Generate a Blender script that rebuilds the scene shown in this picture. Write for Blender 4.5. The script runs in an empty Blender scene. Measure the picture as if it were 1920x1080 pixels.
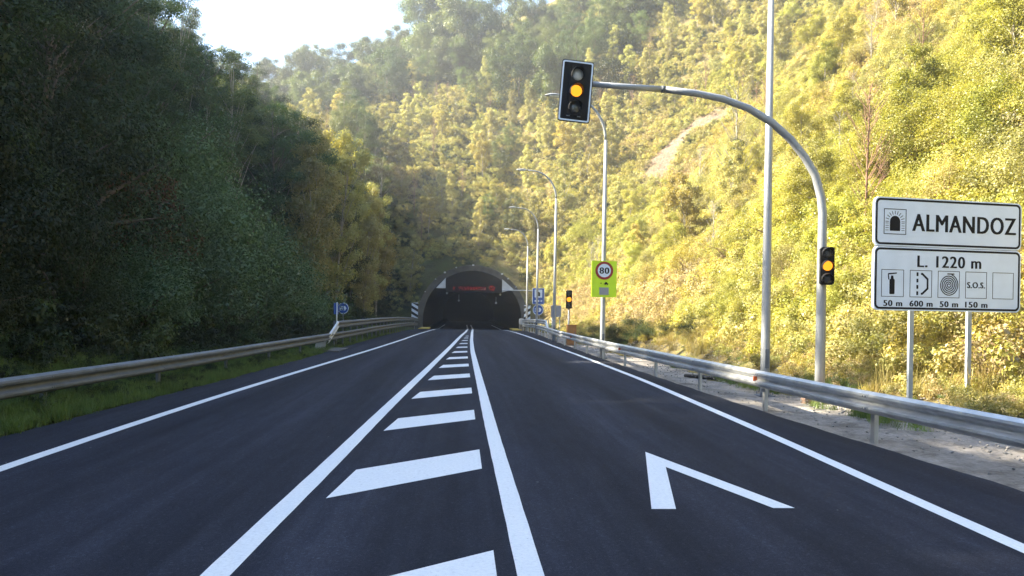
import bpy, bmesh, math, random
import numpy as np
from mathutils import Vector, Matrix

R = math.radians
SC = bpy.context.scene
COL = SC.collection
rng = np.random.default_rng(11)
random.seed(5)

# ------------------------------------------------------------------ camera
CAM_H = 1.75
YAW = math.atan(90 / 1500.0)
ROLL = R(0.95)
cam_d = bpy.data.cameras.new('camera')
cam = bpy.data.objects.new('camera', cam_d)
COL.objects.link(cam)
cam_d.sensor_width = 36.0
cam_d.lens = 1500 / 1920 * 36.0
cam_d.shift_y = 41 / 1920
cam_d.clip_start = 0.1
cam_d.clip_end = 5000
fwd = Vector((math.sin(YAW), math.cos(YAW), 0))
rt = Vector((math.cos(YAW), -math.sin(YAW), 0))
up = Vector((0, 0, 1))
cx = math.cos(ROLL) * rt + math.sin(ROLL) * up
cy = -math.sin(ROLL) * rt + math.cos(ROLL) * up
cam.matrix_world = Matrix(((cx.x, cy.x, -fwd.x, 0), (cx.y, cy.y, -fwd.y, 0), (cx.z, cy.z, -fwd.z, CAM_H), (0, 0, 0, 1)))
SC.camera = cam

# ------------------------------------------------------------------ light
SUN_EL, SUN_AZ = 37.0, -80.0          # azimuth from the road direction (+Y), negative = left
world = bpy.data.worlds.new('World')
SC.world = world
world.use_nodes = True
wn = world.node_tree.nodes
wn.clear()
sky = wn.new('ShaderNodeTexSky')
sky.sky_type = 'NISHITA'
sky.sun_disc = False
sky.sun_elevation = R(SUN_EL)
sky.sun_rotation = R(SUN_AZ)
sky.air_density = 1.3
sky.dust_density = 0.3
sky.ozone_density = 4.0
bg = wn.new('ShaderNodeBackground')
bg.inputs['Strength'].default_value = 0.062
wo = wn.new('ShaderNodeOutputWorld')
world.node_tree.links.new(sky.outputs[0], bg.inputs[0])
world.node_tree.links.new(bg.outputs[0], wo.inputs[0])
sun_d = bpy.data.lights.new('sun', 'SUN')
sun_d.energy = 4.7
sun_d.angle = R(0.53)
sun_d.color = (1.0, 0.90, 0.68)
sun = bpy.data.objects.new('sun', sun_d)
COL.objects.link(sun)
ds = Vector((math.sin(R(SUN_AZ)) * math.cos(R(SUN_EL)), math.cos(R(SUN_AZ)) * math.cos(R(SUN_EL)), math.sin(R(SUN_EL))))
sun.rotation_euler = ds.to_track_quat('Z', 'Y').to_euler()
sun.location = (-60, 20, 90)

SC.view_settings.view_transform = 'Standard'
SC.view_settings.look = 'None'
SC.view_settings.exposure = 2.88
SC.view_settings.gamma = 1.0
SC.view_settings.use_curve_mapping = False
SC.render.engine = 'CYCLES'
cy_ = SC.cycles
cy_.max_bounces = 6
cy_.diffuse_bounces = 3
cy_.glossy_bounces = 2
cy_.transmission_bounces = 4
cy_.transparent_max_bounces = 4
cy_.volume_bounces = 1
cy_.use_denoising = True
cy_.use_adaptive_sampling = True
cy_.adaptive_threshold = 0.015
cy_.sample_clamp_indirect = 6.0

# ------------------------------------------------------------------ helpers
def tag(o, label=None, cat=None, group=None, kind=None):
    if label: o['label'] = label
    if cat: o['category'] = cat
    if group: o['group'] = group
    if kind: o['kind'] = kind
    return o


def thing(name, loc, label, cat, group=None, rz=0.0, rx=0.0, ry=0.0):
    o = bpy.data.objects.new(name, None)
    o.empty_display_size = 0.3
    COL.objects.link(o)
    o.location = loc
    o.rotation_euler = (rx, ry, rz)
    return tag(o, label, cat, group)


def mesh_from(name, v, f, mat, smooth=False):
    me = bpy.data.meshes.new(name)
    me.from_pydata([tuple(map(float, p)) for p in v], [], f)
    if mat: me.materials.append(mat)
    if smooth: me.polygons.foreach_set('use_smooth', [True] * len(me.polygons))
    me.update()
    return me


def link(name, me, parent=None, loc=(0, 0, 0)):
    o = bpy.data.objects.new(name, me)
    COL.objects.link(o)
    o.location = loc
    if parent is not None: o.parent = parent
    return o


class MB:
    """collects solids for one mesh"""
    def __init__(s):
        s.v = []; s.f = []; s.sm = []
    def add(s, v, f, smooth=False):
        n = len(s.v)
        s.v += [tuple(p) for p in v]
        s.f += [tuple(i + n for i in q) for q in f]
        s.sm += [smooth] * len(f)
        return s
    def box(s, c, d, rz=0.0, bev=0.0):
        cxx, cyy, cz = c; dx, dy, dz = d[0] / 2, d[1] / 2, d[2] / 2
        if bev > 0:
            b = min(bev, dx * .9, dz * .9)
            poly = [(-dx + b, -dz), (dx - b, -dz), (dx, -dz + b), (dx, dz - b), (dx - b, dz), (-dx + b, dz), (-dx, dz - b), (-dx, -dz + b)]
        else:
            poly = [(-dx, -dz), (dx, -dz), (dx, dz), (-dx, dz)]
        n = len(poly)
        v = [(x, -dy, z) for x, z in poly] + [(x, dy, z) for x, z in poly]
        ca, sa = math.cos(rz), math.sin(rz)
        v = [(cxx + x * ca - y * sa, cyy + x * sa + y * ca, cz + z) for x, y, z in v]
        f = [tuple(range(n)), tuple(range(2 * n - 1, n - 1, -1))] + [(i, i + n, (i + 1) % n + n, (i + 1) % n) for i in range(n)]
        return s.add(v, f)
    def prism(s, poly, y0, y1):
        """polygon in x,z extruded along y"""
        n = len(poly)
        v = [(x, y0, z) for x, z in poly] + [(x, y1, z) for x, z in poly]
        f = [tuple(range(n)), tuple(range(2 * n - 1, n - 1, -1))] + [(i, i + n, (i + 1) % n + n, (i + 1) % n) for i in range(n)]
        return s.add(v, f)
    def ring(s, outer, inner, y0, y1):
        """frame between two closed loops in x,z, extruded along y"""
        n = len(outer)
        v = [(x, y0, z) for x, z in outer] + [(x, y0, z) for x, z in inner] + [(x, y1, z) for x, z in outer] + [(x, y1, z) for x, z in inner]
        f = []
        for i in range(n):
            j = (i + 1) % n
            f += [(i, j, n + j, n + i), (2 * n + i, 3 * n + i, 3 * n + j, 2 * n + j), (i, 2 * n + i, 2 * n + j, j), (n + i, n + j, 3 * n + j, 3 * n + i)]
        return s.add(v, f)
    def tube(s, path, rad, seg=12, cap=True):
        P = [Vector(p) for p in path]
        if not hasattr(rad, '__len__'): rad = [rad] * len(P)
        v = []; f = []
        ref = None
        for i, p in enumerate(P):
            t = (P[min(i + 1, len(P) - 1)] - P[max(i - 1, 0)]).normalized()
            if ref is None: ref = Vector((1, 0, 0)) if abs(t.x) < .8 else Vector((0, 1, 0))
            a = (ref - t * ref.dot(t)).normalized(); b = t.cross(a); ref = a
            for k in range(seg):
                th = 2 * math.pi * k / seg
                q = p + (a * math.cos(th) + b * math.sin(th)) * rad[i]
                v.append(tuple(q))
        for i in range(len(P) - 1):
            for k in range(seg):
                k2 = (k + 1) % seg
                f.append((i * seg + k, i * seg + k2, (i + 1) * seg + k2, (i + 1) * seg + k))
        s.add(v, f, True)
        if cap:
            n0 = len(s.v) - len(v)
            s.f += [tuple(n0 + k for k in range(seg - 1, -1, -1)), tuple(n0 + (len(P) - 1) * seg + k for k in range(seg))]
            s.sm += [False, False]
        return s
    def lathe_y(s, prof, c=(0, 0, 0), seg=20):
        """prof: (radius, y) turned about the y axis through c"""
        v = []; f = []
        m = len(prof)
        for r, y in prof:
            for k in range(seg):
                th = 2 * math.pi * k / seg
                v.append((c[0] + r * math.cos(th), c[1] + y, c[2] + r * math.sin(th)))
        for i in range(m - 1):
            for k in range(seg):
                k2 = (k + 1) % seg
                f.append((i * seg + k, i * seg + k2, (i + 1) * seg + k2, (i + 1) * seg + k))
        f.append(tuple(range(seg))); f.append(tuple((m - 1) * seg + k for k in range(seg - 1, -1, -1)))
        return s.add(v, f, False)
    def mesh(s, name, mat, off=(0, 0, 0)):
        me = bpy.data.meshes.new(name)
        me.from_pydata([(p[0] - off[0], p[1] - off[1], p[2] - off[2]) for p in s.v], [], s.f)
        me.polygons.foreach_set('use_smooth', s.sm)
        if mat: me.materials.append(mat)
        me.update()
        bm = bmesh.new(); bm.from_mesh(me); bmesh.ops.recalc_face_normals(bm, faces=bm.faces); bm.to_mesh(me); bm.free()
        return me
    def build(s, name, mat, parent=None, world=False):
        off = tuple(parent.location) if (world and parent is not None) else (0, 0, 0)
        return link(name, s.mesh(name, mat, off), parent)


def circle(r, c=(0, 0), n=28, a0=0.0, a1=2 * math.pi, end=False):
    m = n + (1 if end else 0)
    return [(c[0] + r * math.cos(a0 + (a1 - a0) * i / n), c[1] + r * math.sin(a0 + (a1 - a0) * i / n)) for i in range(m)]


def rrect(w, h, r, c=(0, 0), n=5):
    out = []
    for sx, sz, a in ((1, -1, -90), (1, 1, 0), (-1, 1, 90), (-1, -1, 180)):
        for i in range(n + 1):
            t = R(a + 90 * i / n)
            out.append((c[0] + sx * (w / 2 - r) + r * math.cos(t), c[1] + sz * (h / 2 - r) + r * math.sin(t)))
    return out


def copy_tree(o, parent=None):
    c = o.copy(); COL.objects.link(c)
    if parent is not None:
        c.parent = parent
    for ch in o.children: copy_tree(ch, c)
    return c


def text_mesh(s, size, bold=0.0, depth=0.003):
    cu = bpy.data.curves.new('t', 'FONT')
    cu.body = s; cu.size = size; cu.align_x = 'CENTER'; cu.align_y = 'CENTER'
    cu.offset = bold; cu.space_character = 1.12; cu.extrude = depth; cu.resolution_u = 4
    o = bpy.data.objects.new('t', cu)
    COL.objects.link(o)
    dg = bpy.context.evaluated_depsgraph_get()
    me = bpy.data.meshes.new_from_object(o.evaluated_get(dg))
    bpy.data.objects.remove(o)
    return me


def lettering(s, size, x, z, y, mat, parent, sx=1.0, bold=0.0, name='lettering', fit=None):
    me = text_mesh(s, size, 0.0)
    me.name = name
    me.materials.clear(); me.materials.append(mat)
    n = len(me.vertices); co = np.zeros(n * 3); me.vertices.foreach_get('co', co); co = co.reshape(-1, 3)
    if fit:
        sx = fit / (co[:, 0].max() - co[:, 0].min()); co[:, 0] -= (co[:, 0].max() + co[:, 0].min()) / 2
    out = np.stack([co[:, 0] * sx + x, y - co[:, 2], co[:, 1] + z], 1)
    # keep bounding box centred
    out[:, 2] += z - (out[:, 2].max() + out[:, 2].min()) / 2
    me.vertices.foreach_set('co', out.ravel()); me.update()
    if bold:
        bm = bmesh.new(); bm.from_mesh(me)
        g = bmesh.ops.duplicate(bm, geom=list(bm.verts) + list(bm.edges) + list(bm.faces))
        for q in g['geom']:
            if isinstance(q, bmesh.types.BMVert): q.co.x += 2 * bold; q.co.y -= .0006
        bmesh.ops.translate(bm, verts=bm.verts, vec=(-bold, 0, 0))
        bm.to_mesh(me); bm.free()
    return link(name, me, parent)

# ------------------------------------------------------------------ materials
def mat_new(name):
    m = bpy.data.materials.new(name); m.use_nodes = True
    nt = m.node_tree; nt.nodes.clear()
    out = nt.nodes.new('ShaderNodeOutputMaterial')
    return m, nt, out


def N(nt, t, **kw):
    n = nt.nodes.new(t)
    for k, v in kw.items():
        if k in n.inputs.keys(): n.inputs[k].default_value = v
        else: setattr(n, k, v)
    return n


def mapping(nt, scale, coord='Object'):
    tc = N(nt, 'ShaderNodeTexCoord'); mp = N(nt, 'ShaderNodeMapping')
    mp.inputs['Scale'].default_value = scale
    nt.links.new(tc.outputs[coord], mp.inputs[0])
    return mp


def ramp(nt, fac, stops):
    r = N(nt, 'ShaderNodeValToRGB')
    e = r.color_ramp.elements
    while len(e) < len(stops): e.new(0.5)
    for i, (p, c) in enumerate(stops):
        e[i].position = p; e[i].color = (*c, 1) if len(c) == 3 else c
    nt.links.new(fac, r.inputs[0])
    return r


def plain(name, col, rough=0.6, metal=0.0, var=0.12, scale=6.0, bump=0.0, bscale=60.0, spec=0.4):
    m, nt, out = mat_new(name)
    b = N(nt, 'ShaderNodeBsdfPrincipled'); b.inputs['Roughness'].default_value = rough; b.inputs['Metallic'].default_value = metal
    b.inputs['Specular IOR Level'].default_value = spec
    mp = mapping(nt, (scale,) * 3)
    nz = N(nt, 'ShaderNodeTexNoise', Scale=1.0, Detail=5.0)
    nt.links.new(mp.outputs[0], nz.inputs[0])
    lo = tuple(c * (1 - var) for c in col); hi = tuple(min(1, c * (1 + var)) for c in col)
    rp = ramp(nt, nz.outputs[0], [(0.3, lo), (0.7, hi)])
    nt.links.new(rp.outputs[0], b.inputs['Base Color'])
    mr = N(nt, 'ShaderNodeMapRange'); mr.inputs[3].default_value = max(0, rough - .08); mr.inputs[4].default_value = min(1, rough + .1)
    nt.links.new(nz.outputs[0], mr.inputs[0]); nt.links.new(mr.outputs[0], b.inputs['Roughness'])
    if bump:
        mp2 = mapping(nt, (bscale,) * 3)
        n2 = N(nt, 'ShaderNodeTexNoise', Scale=1.0, Detail=3.0); nt.links.new(mp2.outputs[0], n2.inputs[0])
        bp = N(nt, 'ShaderNodeBump', Strength=bump, Distance=0.02); nt.links.new(n2.outputs[0], bp.inputs['Height'])
        nt.links.new(bp.outputs[0], b.inputs['Normal'])
    nt.links.new(b.outputs[0], out.inputs[0])
    return m


def emit(name, col, strength):
    m, nt, out = mat_new(name)
    e = N(nt, 'ShaderNodeEmission'); e.inputs[0].default_value = (*col, 1); e.inputs[1].default_value = strength
    nt.links.new(e.outputs[0], out.inputs[0]); return m


def leaf_mat(name, cols, trans=0.45, gloss=0.04, objvar=0.35):
    """cols: list of colours picked at random for each leaf"""
    m, nt, out = mat_new(name)
    g = N(nt, 'ShaderNodeNewGeometry'); oi = N(nt, 'ShaderNodeObjectInfo')
    k = len(cols)
    mean = [sum(c[i] for c in cols) / k for i in range(3)]
    cols = [tuple(c[i] * .4 + mean[i] * .6 for i in range(3)) for c in cols]
    rp = ramp(nt, g.outputs['Random Per Island'], [((i + .5) / k, c) for i, c in enumerate(cols)])
    hs = N(nt, 'ShaderNodeHueSaturation')
    a = N(nt, 'ShaderNodeMapRange'); a.inputs[3].default_value = .5 - .018 * objvar / .35; a.inputs[4].default_value = .5 + .022 * objvar / .35
    nt.links.new(oi.outputs['Random'], a.inputs[0]); nt.links.new(a.outputs[0], hs.inputs['Hue'])
    mul = N(nt, 'ShaderNodeMath', operation='MULTIPLY'); mul.inputs[1].default_value = 7.31
    fr = N(nt, 'ShaderNodeMath', operation='FRACT'); nt.links.new(oi.outputs['Random'], mul.inputs[0]); nt.links.new(mul.outputs[0], fr.inputs[0])
    b = N(nt, 'ShaderNodeMapRange'); b.inputs[3].default_value = 1 - objvar; b.inputs[4].default_value = 1 + objvar
    nt.links.new(fr.outputs[0], b.inputs[0]); nt.links.new(b.outputs[0], hs.inputs['Value'])
    nt.links.new(rp.outputs[0], hs.inputs['Color'])
    d = N(nt, 'ShaderNodeBsdfDiffuse'); t = N(nt, 'ShaderNodeBsdfTranslucent'); gl = N(nt, 'ShaderNodeBsdfGlossy')
    gl.inputs['Roughness'].default_value = .45
    nt.links.new(hs.outputs[0], d.inputs[0])
    tm = N(nt, 'ShaderNodeMixRGB'); tm.blend_type = 'MULTIPLY'; tm.inputs[0].default_value = 1; tm.inputs[2].default_value = (1.25, 1.2, .55, 1)
    nt.links.new(hs.outputs[0], tm.inputs[1]); nt.links.new(tm.outputs[0], t.inputs[0])
    m1 = N(nt, 'ShaderNodeMixShader'); m1.inputs[0].default_value = trans
    nt.links.new(d.outputs[0], m1.inputs[1]); nt.links.new(t.outputs[0], m1.inputs[2])
    m2 = N(nt, 'ShaderNodeMixShader'); m2.inputs[0].default_value = gloss
    nt.links.new(m1.outputs[0], m2.inputs[1]); nt.links.new(gl.outputs[0], m2.inputs[2])
    nt.links.new(m2.outputs[0], out.inputs[0])
    return m


def asphalt_mat():
    m, nt, out = mat_new('asphalt')
    b = N(nt, 'ShaderNodeBsdfPrincipled'); b.inputs['Specular IOR Level'].default_value = .12
    tc = N(nt, 'ShaderNodeTexCoord')
    def noise(scale, detail=4.0, rough=.6):
        mp = N(nt, 'ShaderNodeMapping'); mp.inputs['Scale'].default_value = scale; nt.links.new(tc.outputs['Object'], mp.inputs[0])
        n = N(nt, 'ShaderNodeTexNoise', Scale=1.0, Detail=detail, Roughness=rough); nt.links.new(mp.outputs[0], n.inputs[0]); return n
    grain = noise((130, 130, 130), 2.0); blot = noise((.9, .12, 1)); mid = noise((5, 1.1, 5), 6.0, .7)
    r1 = ramp(nt, grain.outputs[0], [(.28, (.0105, .0115, .018)), (.5, (.0215, .024, .036)), (.74, (.046, .050, .066))])
    r2 = ramp(nt, blot.outputs[0], [(.3, (.74, .74, .76)), (.7, (1.28, 1.27, 1.24))])
    r3 = ramp(nt, mid.outputs[0], [(.35, (.84, .84, .85)), (.68, (1.14, 1.14, 1.14))])
    mx = N(nt, 'ShaderNodeMixRGB'); mx.blend_type = 'MULTIPLY'; mx.inputs[0].default_value = 1
    nt.links.new(r1.outputs[0], mx.inputs[1]); nt.links.new(r2.outputs[0], mx.inputs[2])
    mx2 = N(nt, 'ShaderNodeMixRGB'); mx2.blend_type = 'MULTIPLY'; mx2.inputs[0].default_value = 1
    nt.links.new(mx.outputs[0], mx2.inputs[1]); nt.links.new(r3.outputs[0], mx2.inputs[2])
    # streaks drawn out along the traffic, wheel tracks and a laying seam
    stk = noise((2.4, .05, 1), 5.0, .65)
    r4 = ramp(nt, stk.outputs[0], [(.3, (.66, .67, .69)), (.5, (1, 1, 1)), (.72, (1.42, 1.40, 1.36))])
    mx4 = N(nt, 'ShaderNodeMixRGB'); mx4.blend_type = 'MULTIPLY'; mx4.inputs[0].default_value = 1
    nt.links.new(mx2.outputs[0], mx4.inputs[1]); nt.links.new(r4.outputs[0], mx4.inputs[2])
    sx = N(nt, 'ShaderNodeSeparateXYZ'); nt.links.new(tc.outputs['Object'], sx.inputs[0])
    wv = N(nt, 'ShaderNodeMath', operation='COSINE'); sc_ = N(nt, 'ShaderNodeMath', operation='MULTIPLY_ADD'); sc_.inputs[1].default_value = 3.6; sc_.inputs[2].default_value = -5.3
    nt.links.new(sx.outputs[0], sc_.inputs[0]); nt.links.new(sc_.outputs[0], wv.inputs[0])
    wr = N(nt, 'ShaderNodeMapRange'); wr.inputs[1].default_value = -1; wr.inputs[3].default_value = 1.16; wr.inputs[4].default_value = .84; nt.links.new(wv.outputs[0], wr.inputs[0])
    mx5 = N(nt, 'ShaderNodeMixRGB'); mx5.blend_type = 'MULTIPLY'; mx5.inputs[0].default_value = 1
    nt.links.new(mx4.outputs[0], mx5.inputs[1]); nt.links.new(wr.outputs[0], mx5.inputs[2])
    # aggregate and scattered pale grit
    ag = N(nt, 'ShaderNodeTexVoronoi'); ag.inputs['Scale'].default_value = 55; nt.links.new(tc.outputs['Object'], ag.inputs[0])
    agr = ramp(nt, ag.outputs['Color'], [(.0, (.72, .72, .74)), (.75, (1.05, 1.05, 1.05)), (1.0, (1.75, 1.72, 1.66))])
    mx6 = N(nt, 'ShaderNodeMixRGB'); mx6.blend_type = 'MULTIPLY'; mx6.inputs[0].default_value = 1
    nt.links.new(mx5.outputs[0], mx6.inputs[1]); nt.links.new(agr.outputs[0], mx6.inputs[2])
    vo = N(nt, 'ShaderNodeTexVoronoi'); vo.inputs['Scale'].default_value = 3.2; nt.links.new(tc.outputs['Object'], vo.inputs[0])
    clus = noise((.35, .35, .35), 2.0)
    cm = N(nt, 'ShaderNodeMapRange'); cm.inputs[1].default_value = .45; cm.inputs[2].default_value = .75; cm.inputs[4].default_value = .075; nt.links.new(clus.outputs[0], cm.inputs[0])
    lt = N(nt, 'ShaderNodeMath', operation='LESS_THAN'); nt.links.new(cm.outputs[0], lt.inputs[1]); nt.links.new(vo.outputs['Distance'], lt.inputs[0])
    mx3 = N(nt, 'ShaderNodeMixRGB'); mx3.inputs[2].default_value = (.15, .145, .14, 1)
    nt.links.new(lt.outputs[0], mx3.inputs[0]); nt.links.new(mx6.outputs[0], mx3.inputs[1])
    nt.links.new(mx3.outputs[0], b.inputs['Base Color'])
    rr = N(nt, 'ShaderNodeMapRange'); rr.inputs[3].default_value = .82; rr.inputs[4].default_value = .95
    nt.links.new(blot.outputs[0], rr.inputs[0]); nt.links.new(rr.outputs[0], b.inputs['Roughness'])
    bp = N(nt, 'ShaderNodeBump', Strength=.55, Distance=.006); nt.links.new(grain.outputs[0], bp.inputs['Height']); nt.links.new(bp.outputs[0], b.inputs['Normal'])
    nt.links.new(b.outputs[0], out.inputs[0])
    return m


def paint_mat():
    m, nt, out = mat_new('road_paint')
    b = N(nt, 'ShaderNodeBsdfPrincipled'); b.inputs['Roughness'].default_value = .65
    mp = mapping(nt, (30, 30, 30)); n = N(nt, 'ShaderNodeTexNoise', Scale=1.0, Detail=6.0, Roughness=.75); nt.links.new(mp.outputs[0], n.inputs[0])
    r = ramp(nt, n.outputs[0], [(.27, (.22, .22, .23)), (.37, (.66, .67, .68)), (.55, (.74, .75, .76)), (.75, (.80, .81, .82))])
    nt.links.new(r.outputs[0], b.inputs['Base Color'])
    mp2 = mapping(nt, (130,) * 3); n2 = N(nt, 'ShaderNodeTexNoise', Scale=1.0, Detail=2.0); nt.links.new(mp2.outputs[0], n2.inputs[0])
    bp = N(nt, 'ShaderNodeBump', Strength=.3, Distance=.005); nt.links.new(n2.outputs[0], bp.inputs['Height']); nt.links.new(bp.outputs[0], b.inputs['Normal'])
    nt.links.new(b.outputs[0], out.inputs[0])
    return m


def ground_mat():
    """leaf litter, dry grass and bare rock scars, chosen by place and noise"""
    m, nt, out = mat_new('ground')
    b = N(nt, 'ShaderNodeBsdfDiffuse')
    tc = N(nt, 'ShaderNodeTexCoord')
    def noise(s, d=6.0):
        n = N(nt, 'ShaderNodeTexNoise', Scale=s, Detail=d, Roughness=.65); nt.links.new(tc.outputs['Object'], n.inputs[0]); return n
    n1 = noise(.45); n2 = noise(4.0); n3 = noise(.13, 3.0)
    litter = ramp(nt, n1.outputs[0], [(.3, (.035, .035, .018)), (.5, (.065, .065, .026)), (.7, (.06, .08, .024))])
    dry = ramp(nt, n1.outputs[0], [(.3, (.11, .085, .05)), (.5, (.17, .14, .065)), (.7, (.11, .125, .045))])
    rock = ramp(nt, n2.outputs[0], [(.3, (.09, .06, .04)), (.5, (.17, .12, .09)), (.7, (.26, .20, .17))])
    sx = N(nt, 'ShaderNodeSeparateXYZ'); nt.links.new(tc.outputs['Object'], sx.inputs[0])
    fx = N(nt, 'ShaderNodeMapRange'); fx.inputs[1].default_value = 0; fx.inputs[2].default_value = 9; nt.links.new(sx.outputs[0], fx.inputs[0])
    fy = N(nt, 'ShaderNodeMapRange'); fy.inputs[1].default_value = 0; fy.inputs[2].default_value = 6; nt.links.new(sx.outputs[1], fy.inputs[0])  # unseen ground behind the camera darkened to cut warm bounce onto the signs
    fm = N(nt, 'ShaderNodeMath', operation='MULTIPLY'); nt.links.new(fx.outputs[0], fm.inputs[0]); nt.links.new(fy.outputs[0], fm.inputs[1])
    m1 = N(nt, 'ShaderNodeMixRGB'); nt.links.new(fm.outputs[0], m1.inputs[0]); nt.links.new(litter.outputs[0], m1.inputs[1]); nt.links.new(dry.outputs[0], m1.inputs[2])
    at = N(nt, 'ShaderNodeAttribute'); at.attribute_name = 'scar'
    ad = N(nt, 'ShaderNodeMath', operation='ADD'); nt.links.new(at.outputs['Fac'], ad.inputs[0]); nb = N(nt, 'ShaderNodeMath', operation='MULTIPLY'); nb.inputs[1].default_value = 1.15; nt.links.new(n1.outputs[0], nb.inputs[0]); nt.links.new(nb.outputs[0], ad.inputs[1])
    fs = N(nt, 'ShaderNodeMapRange'); fs.inputs[1].default_value = .9; fs.inputs[2].default_value = 1.15; nt.links.new(ad.outputs[0], fs.inputs[0])
    m2 = N(nt, 'ShaderNodeMixRGB'); nt.links.new(fs.outputs[0], m2.inputs[0]); nt.links.new(m1.outputs[0], m2.inputs[1]); nt.links.new(rock.outputs[0], m2.inputs[2])
    nt.links.new(m2.outputs[0], b.inputs[0])
    bp = N(nt, 'ShaderNodeBump', Strength=.8, Distance=.25); nt.links.new(n2.outputs[0], bp.inputs['Height']); nt.links.new(bp.outputs[0], b.inputs['Normal'])
    nt.links.new(b.outputs[0], out.inputs[0])
    return m


def verge_mat():
    m, nt, out = mat_new('verge_concrete')
    b = N(nt, 'ShaderNodeBsdfPrincipled'); b.inputs['Roughness'].default_value = .9
    tc = N(nt, 'ShaderNodeTexCoord')
    def noise(s, d=6.0):
        n = N(nt, 'ShaderNodeTexNoise', Scale=s, Detail=d, Roughness=.7); nt.links.new(tc.outputs['Object'], n.inputs[0]); return n
    n1 = noise(1.3); n2 = noise(14.0); n3 = noise(.5)
    c = ramp(nt, n2.outputs[0], [(.25, (.16, .14, .125)), (.5, (.29, .265, .245)), (.75, (.40, .375, .355))])
    e = ramp(nt, n1.outputs[0], [(.36, (.30, .27, .23)), (.5, (.8, .78, .76)), (.65, (1.1, 1.08, 1.06))])
    mx = N(nt, 'ShaderNodeMixRGB'); mx.blend_type = 'MULTIPLY'; mx.inputs[0].default_value = .8
    nt.links.new(c.outputs[0], mx.inputs[1]); nt.links.new(e.outputs[0], mx.inputs[2])
    nt.links.new(mx.outputs[0], b.inputs['Base Color'])
    ad = N(nt, 'ShaderNodeMath', operation='ADD'); nt.links.new(n1.outputs[0], ad.inputs[0]); nt.links.new(n2.outputs[0], ad.inputs[1])
    bp = N(nt, 'ShaderNodeBump', Strength=.9, Distance=.05); nt.links.new(ad.outputs[0], bp.inputs['Height']); nt.links.new(bp.outputs[0], b.inputs['Normal'])
    nt.links.new(b.outputs[0], out.inputs[0])
    return m


M = {}
M['asphalt'] = asphalt_mat()
M['paint'] = paint_mat()
M['ground'] = ground_mat()
M['verge'] = verge_mat()
M['galv'] = plain('galvanised_steel', (.50, .51, .52), .42, .75, .16, 5.0, .08, 30)
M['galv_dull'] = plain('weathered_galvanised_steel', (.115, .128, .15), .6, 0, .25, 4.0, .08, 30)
M['pole'] = plain('painted_grey_pole', (.31, .325, .35), .45, .25, .10, 3.0)
M['sign_white'] = plain('sign_white', (.69, .77, .90), .45, 0, .05, 3.0)
M['sign_black'] = plain('sign_black', (.008, .009, .014), .6, 0, .1, 3.0, spec=.1)
M['sign_blue'] = plain('sign_blue', (.012, .075, .36), .4, 0, .08, 3.0)
M['sign_red'] = plain('sign_red', (.30, .015, .02), .45, 0, .08, 3.0)
M['fluor'] = plain('fluorescent_yellow_green', (.62, .86, .02), .5, 0, .05, 3.0)
M['housing'] = plain('black_housing', (.008, .008, .010), .6, 0, .2, 5.0, spec=.15)
M['lens_off'] = plain('unlit_lens', (.05, .05, .055), .25, 0, .2, 9.0, spec=.8)
M['lens_grey'] = plain('lens_painted_sky_reflection', (.42, .43, .46), .3, 0, .2, 9.0, spec=.8)  # sky reflection in the top lens painted as a pale grey base colour
M['amber'] = emit('amber_light', (1.0, .29, .016), .32)
M['amber_visor'] = plain('visor_painted_amber_glow', (.30, .07, .01), .5, 0, .2, 5.0)  # lamp glow on a visor, painted as an amber base colour
M['led'] = emit('red_led', (1.0, .05, .04), .05)
M['post_grey'] = plain('cool_grey_post', (.36, .40, .46), .5, .2, .12, 3.0)
M['reflector'] = plain('orange_reflector', (.55, .12, .03), .3, 0, .1, 6.0)
M['concrete'] = plain('portal_concrete', (.09, .088, .086), .9, 0, .35, 1.2, .6, 8)
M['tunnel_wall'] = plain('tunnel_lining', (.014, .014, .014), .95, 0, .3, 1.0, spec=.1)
M['stone'] = plain('rough_stone', (.24, .225, .21), .95, 0, .35, 3.0, .6, 20)
M['footing'] = plain('footing_brick', (.23, .15, .11), .95, 0, .35, 12.0, .5, 40)
M['white_panel'] = plain('white_metal_panel', (.50, .52, .55), .5, 0, .08, 2.0)
M['cabinet_grey'] = plain('cabinet_grey', (.28, .29, .33), .5, .2, .12, 3.0)
M['cabinet_orange'] = plain('cabinet_orange', (.36, .16, .05), .6, 0, .15, 4.0)
M['yellow_kerb'] = plain('yellow_kerb_paint', (.50, .36, .05), .8, 0, .3, 3.0)
M['rubber'] = plain('black_rubber', (.015, .015, .016), .7, 0, .3, 8.0, .3, 40)
M['glass'] = plain('lamp_glass', (.62, .62, .58), .25, 0, .05, 3.0, spec=.6)
M['bark'] = plain('grey_brown_bark', (.12, .095, .07), .95, 0, .4, 6.0, .7, 18)
M['bark_pale'] = plain('pale_bark', (.30, .27, .22), .95, 0, .35, 5.0, .5, 18)
M['twig'] = plain('reddish_bare_twig', (.22, .13, .09), .95, 0, .3, 6.0)

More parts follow.
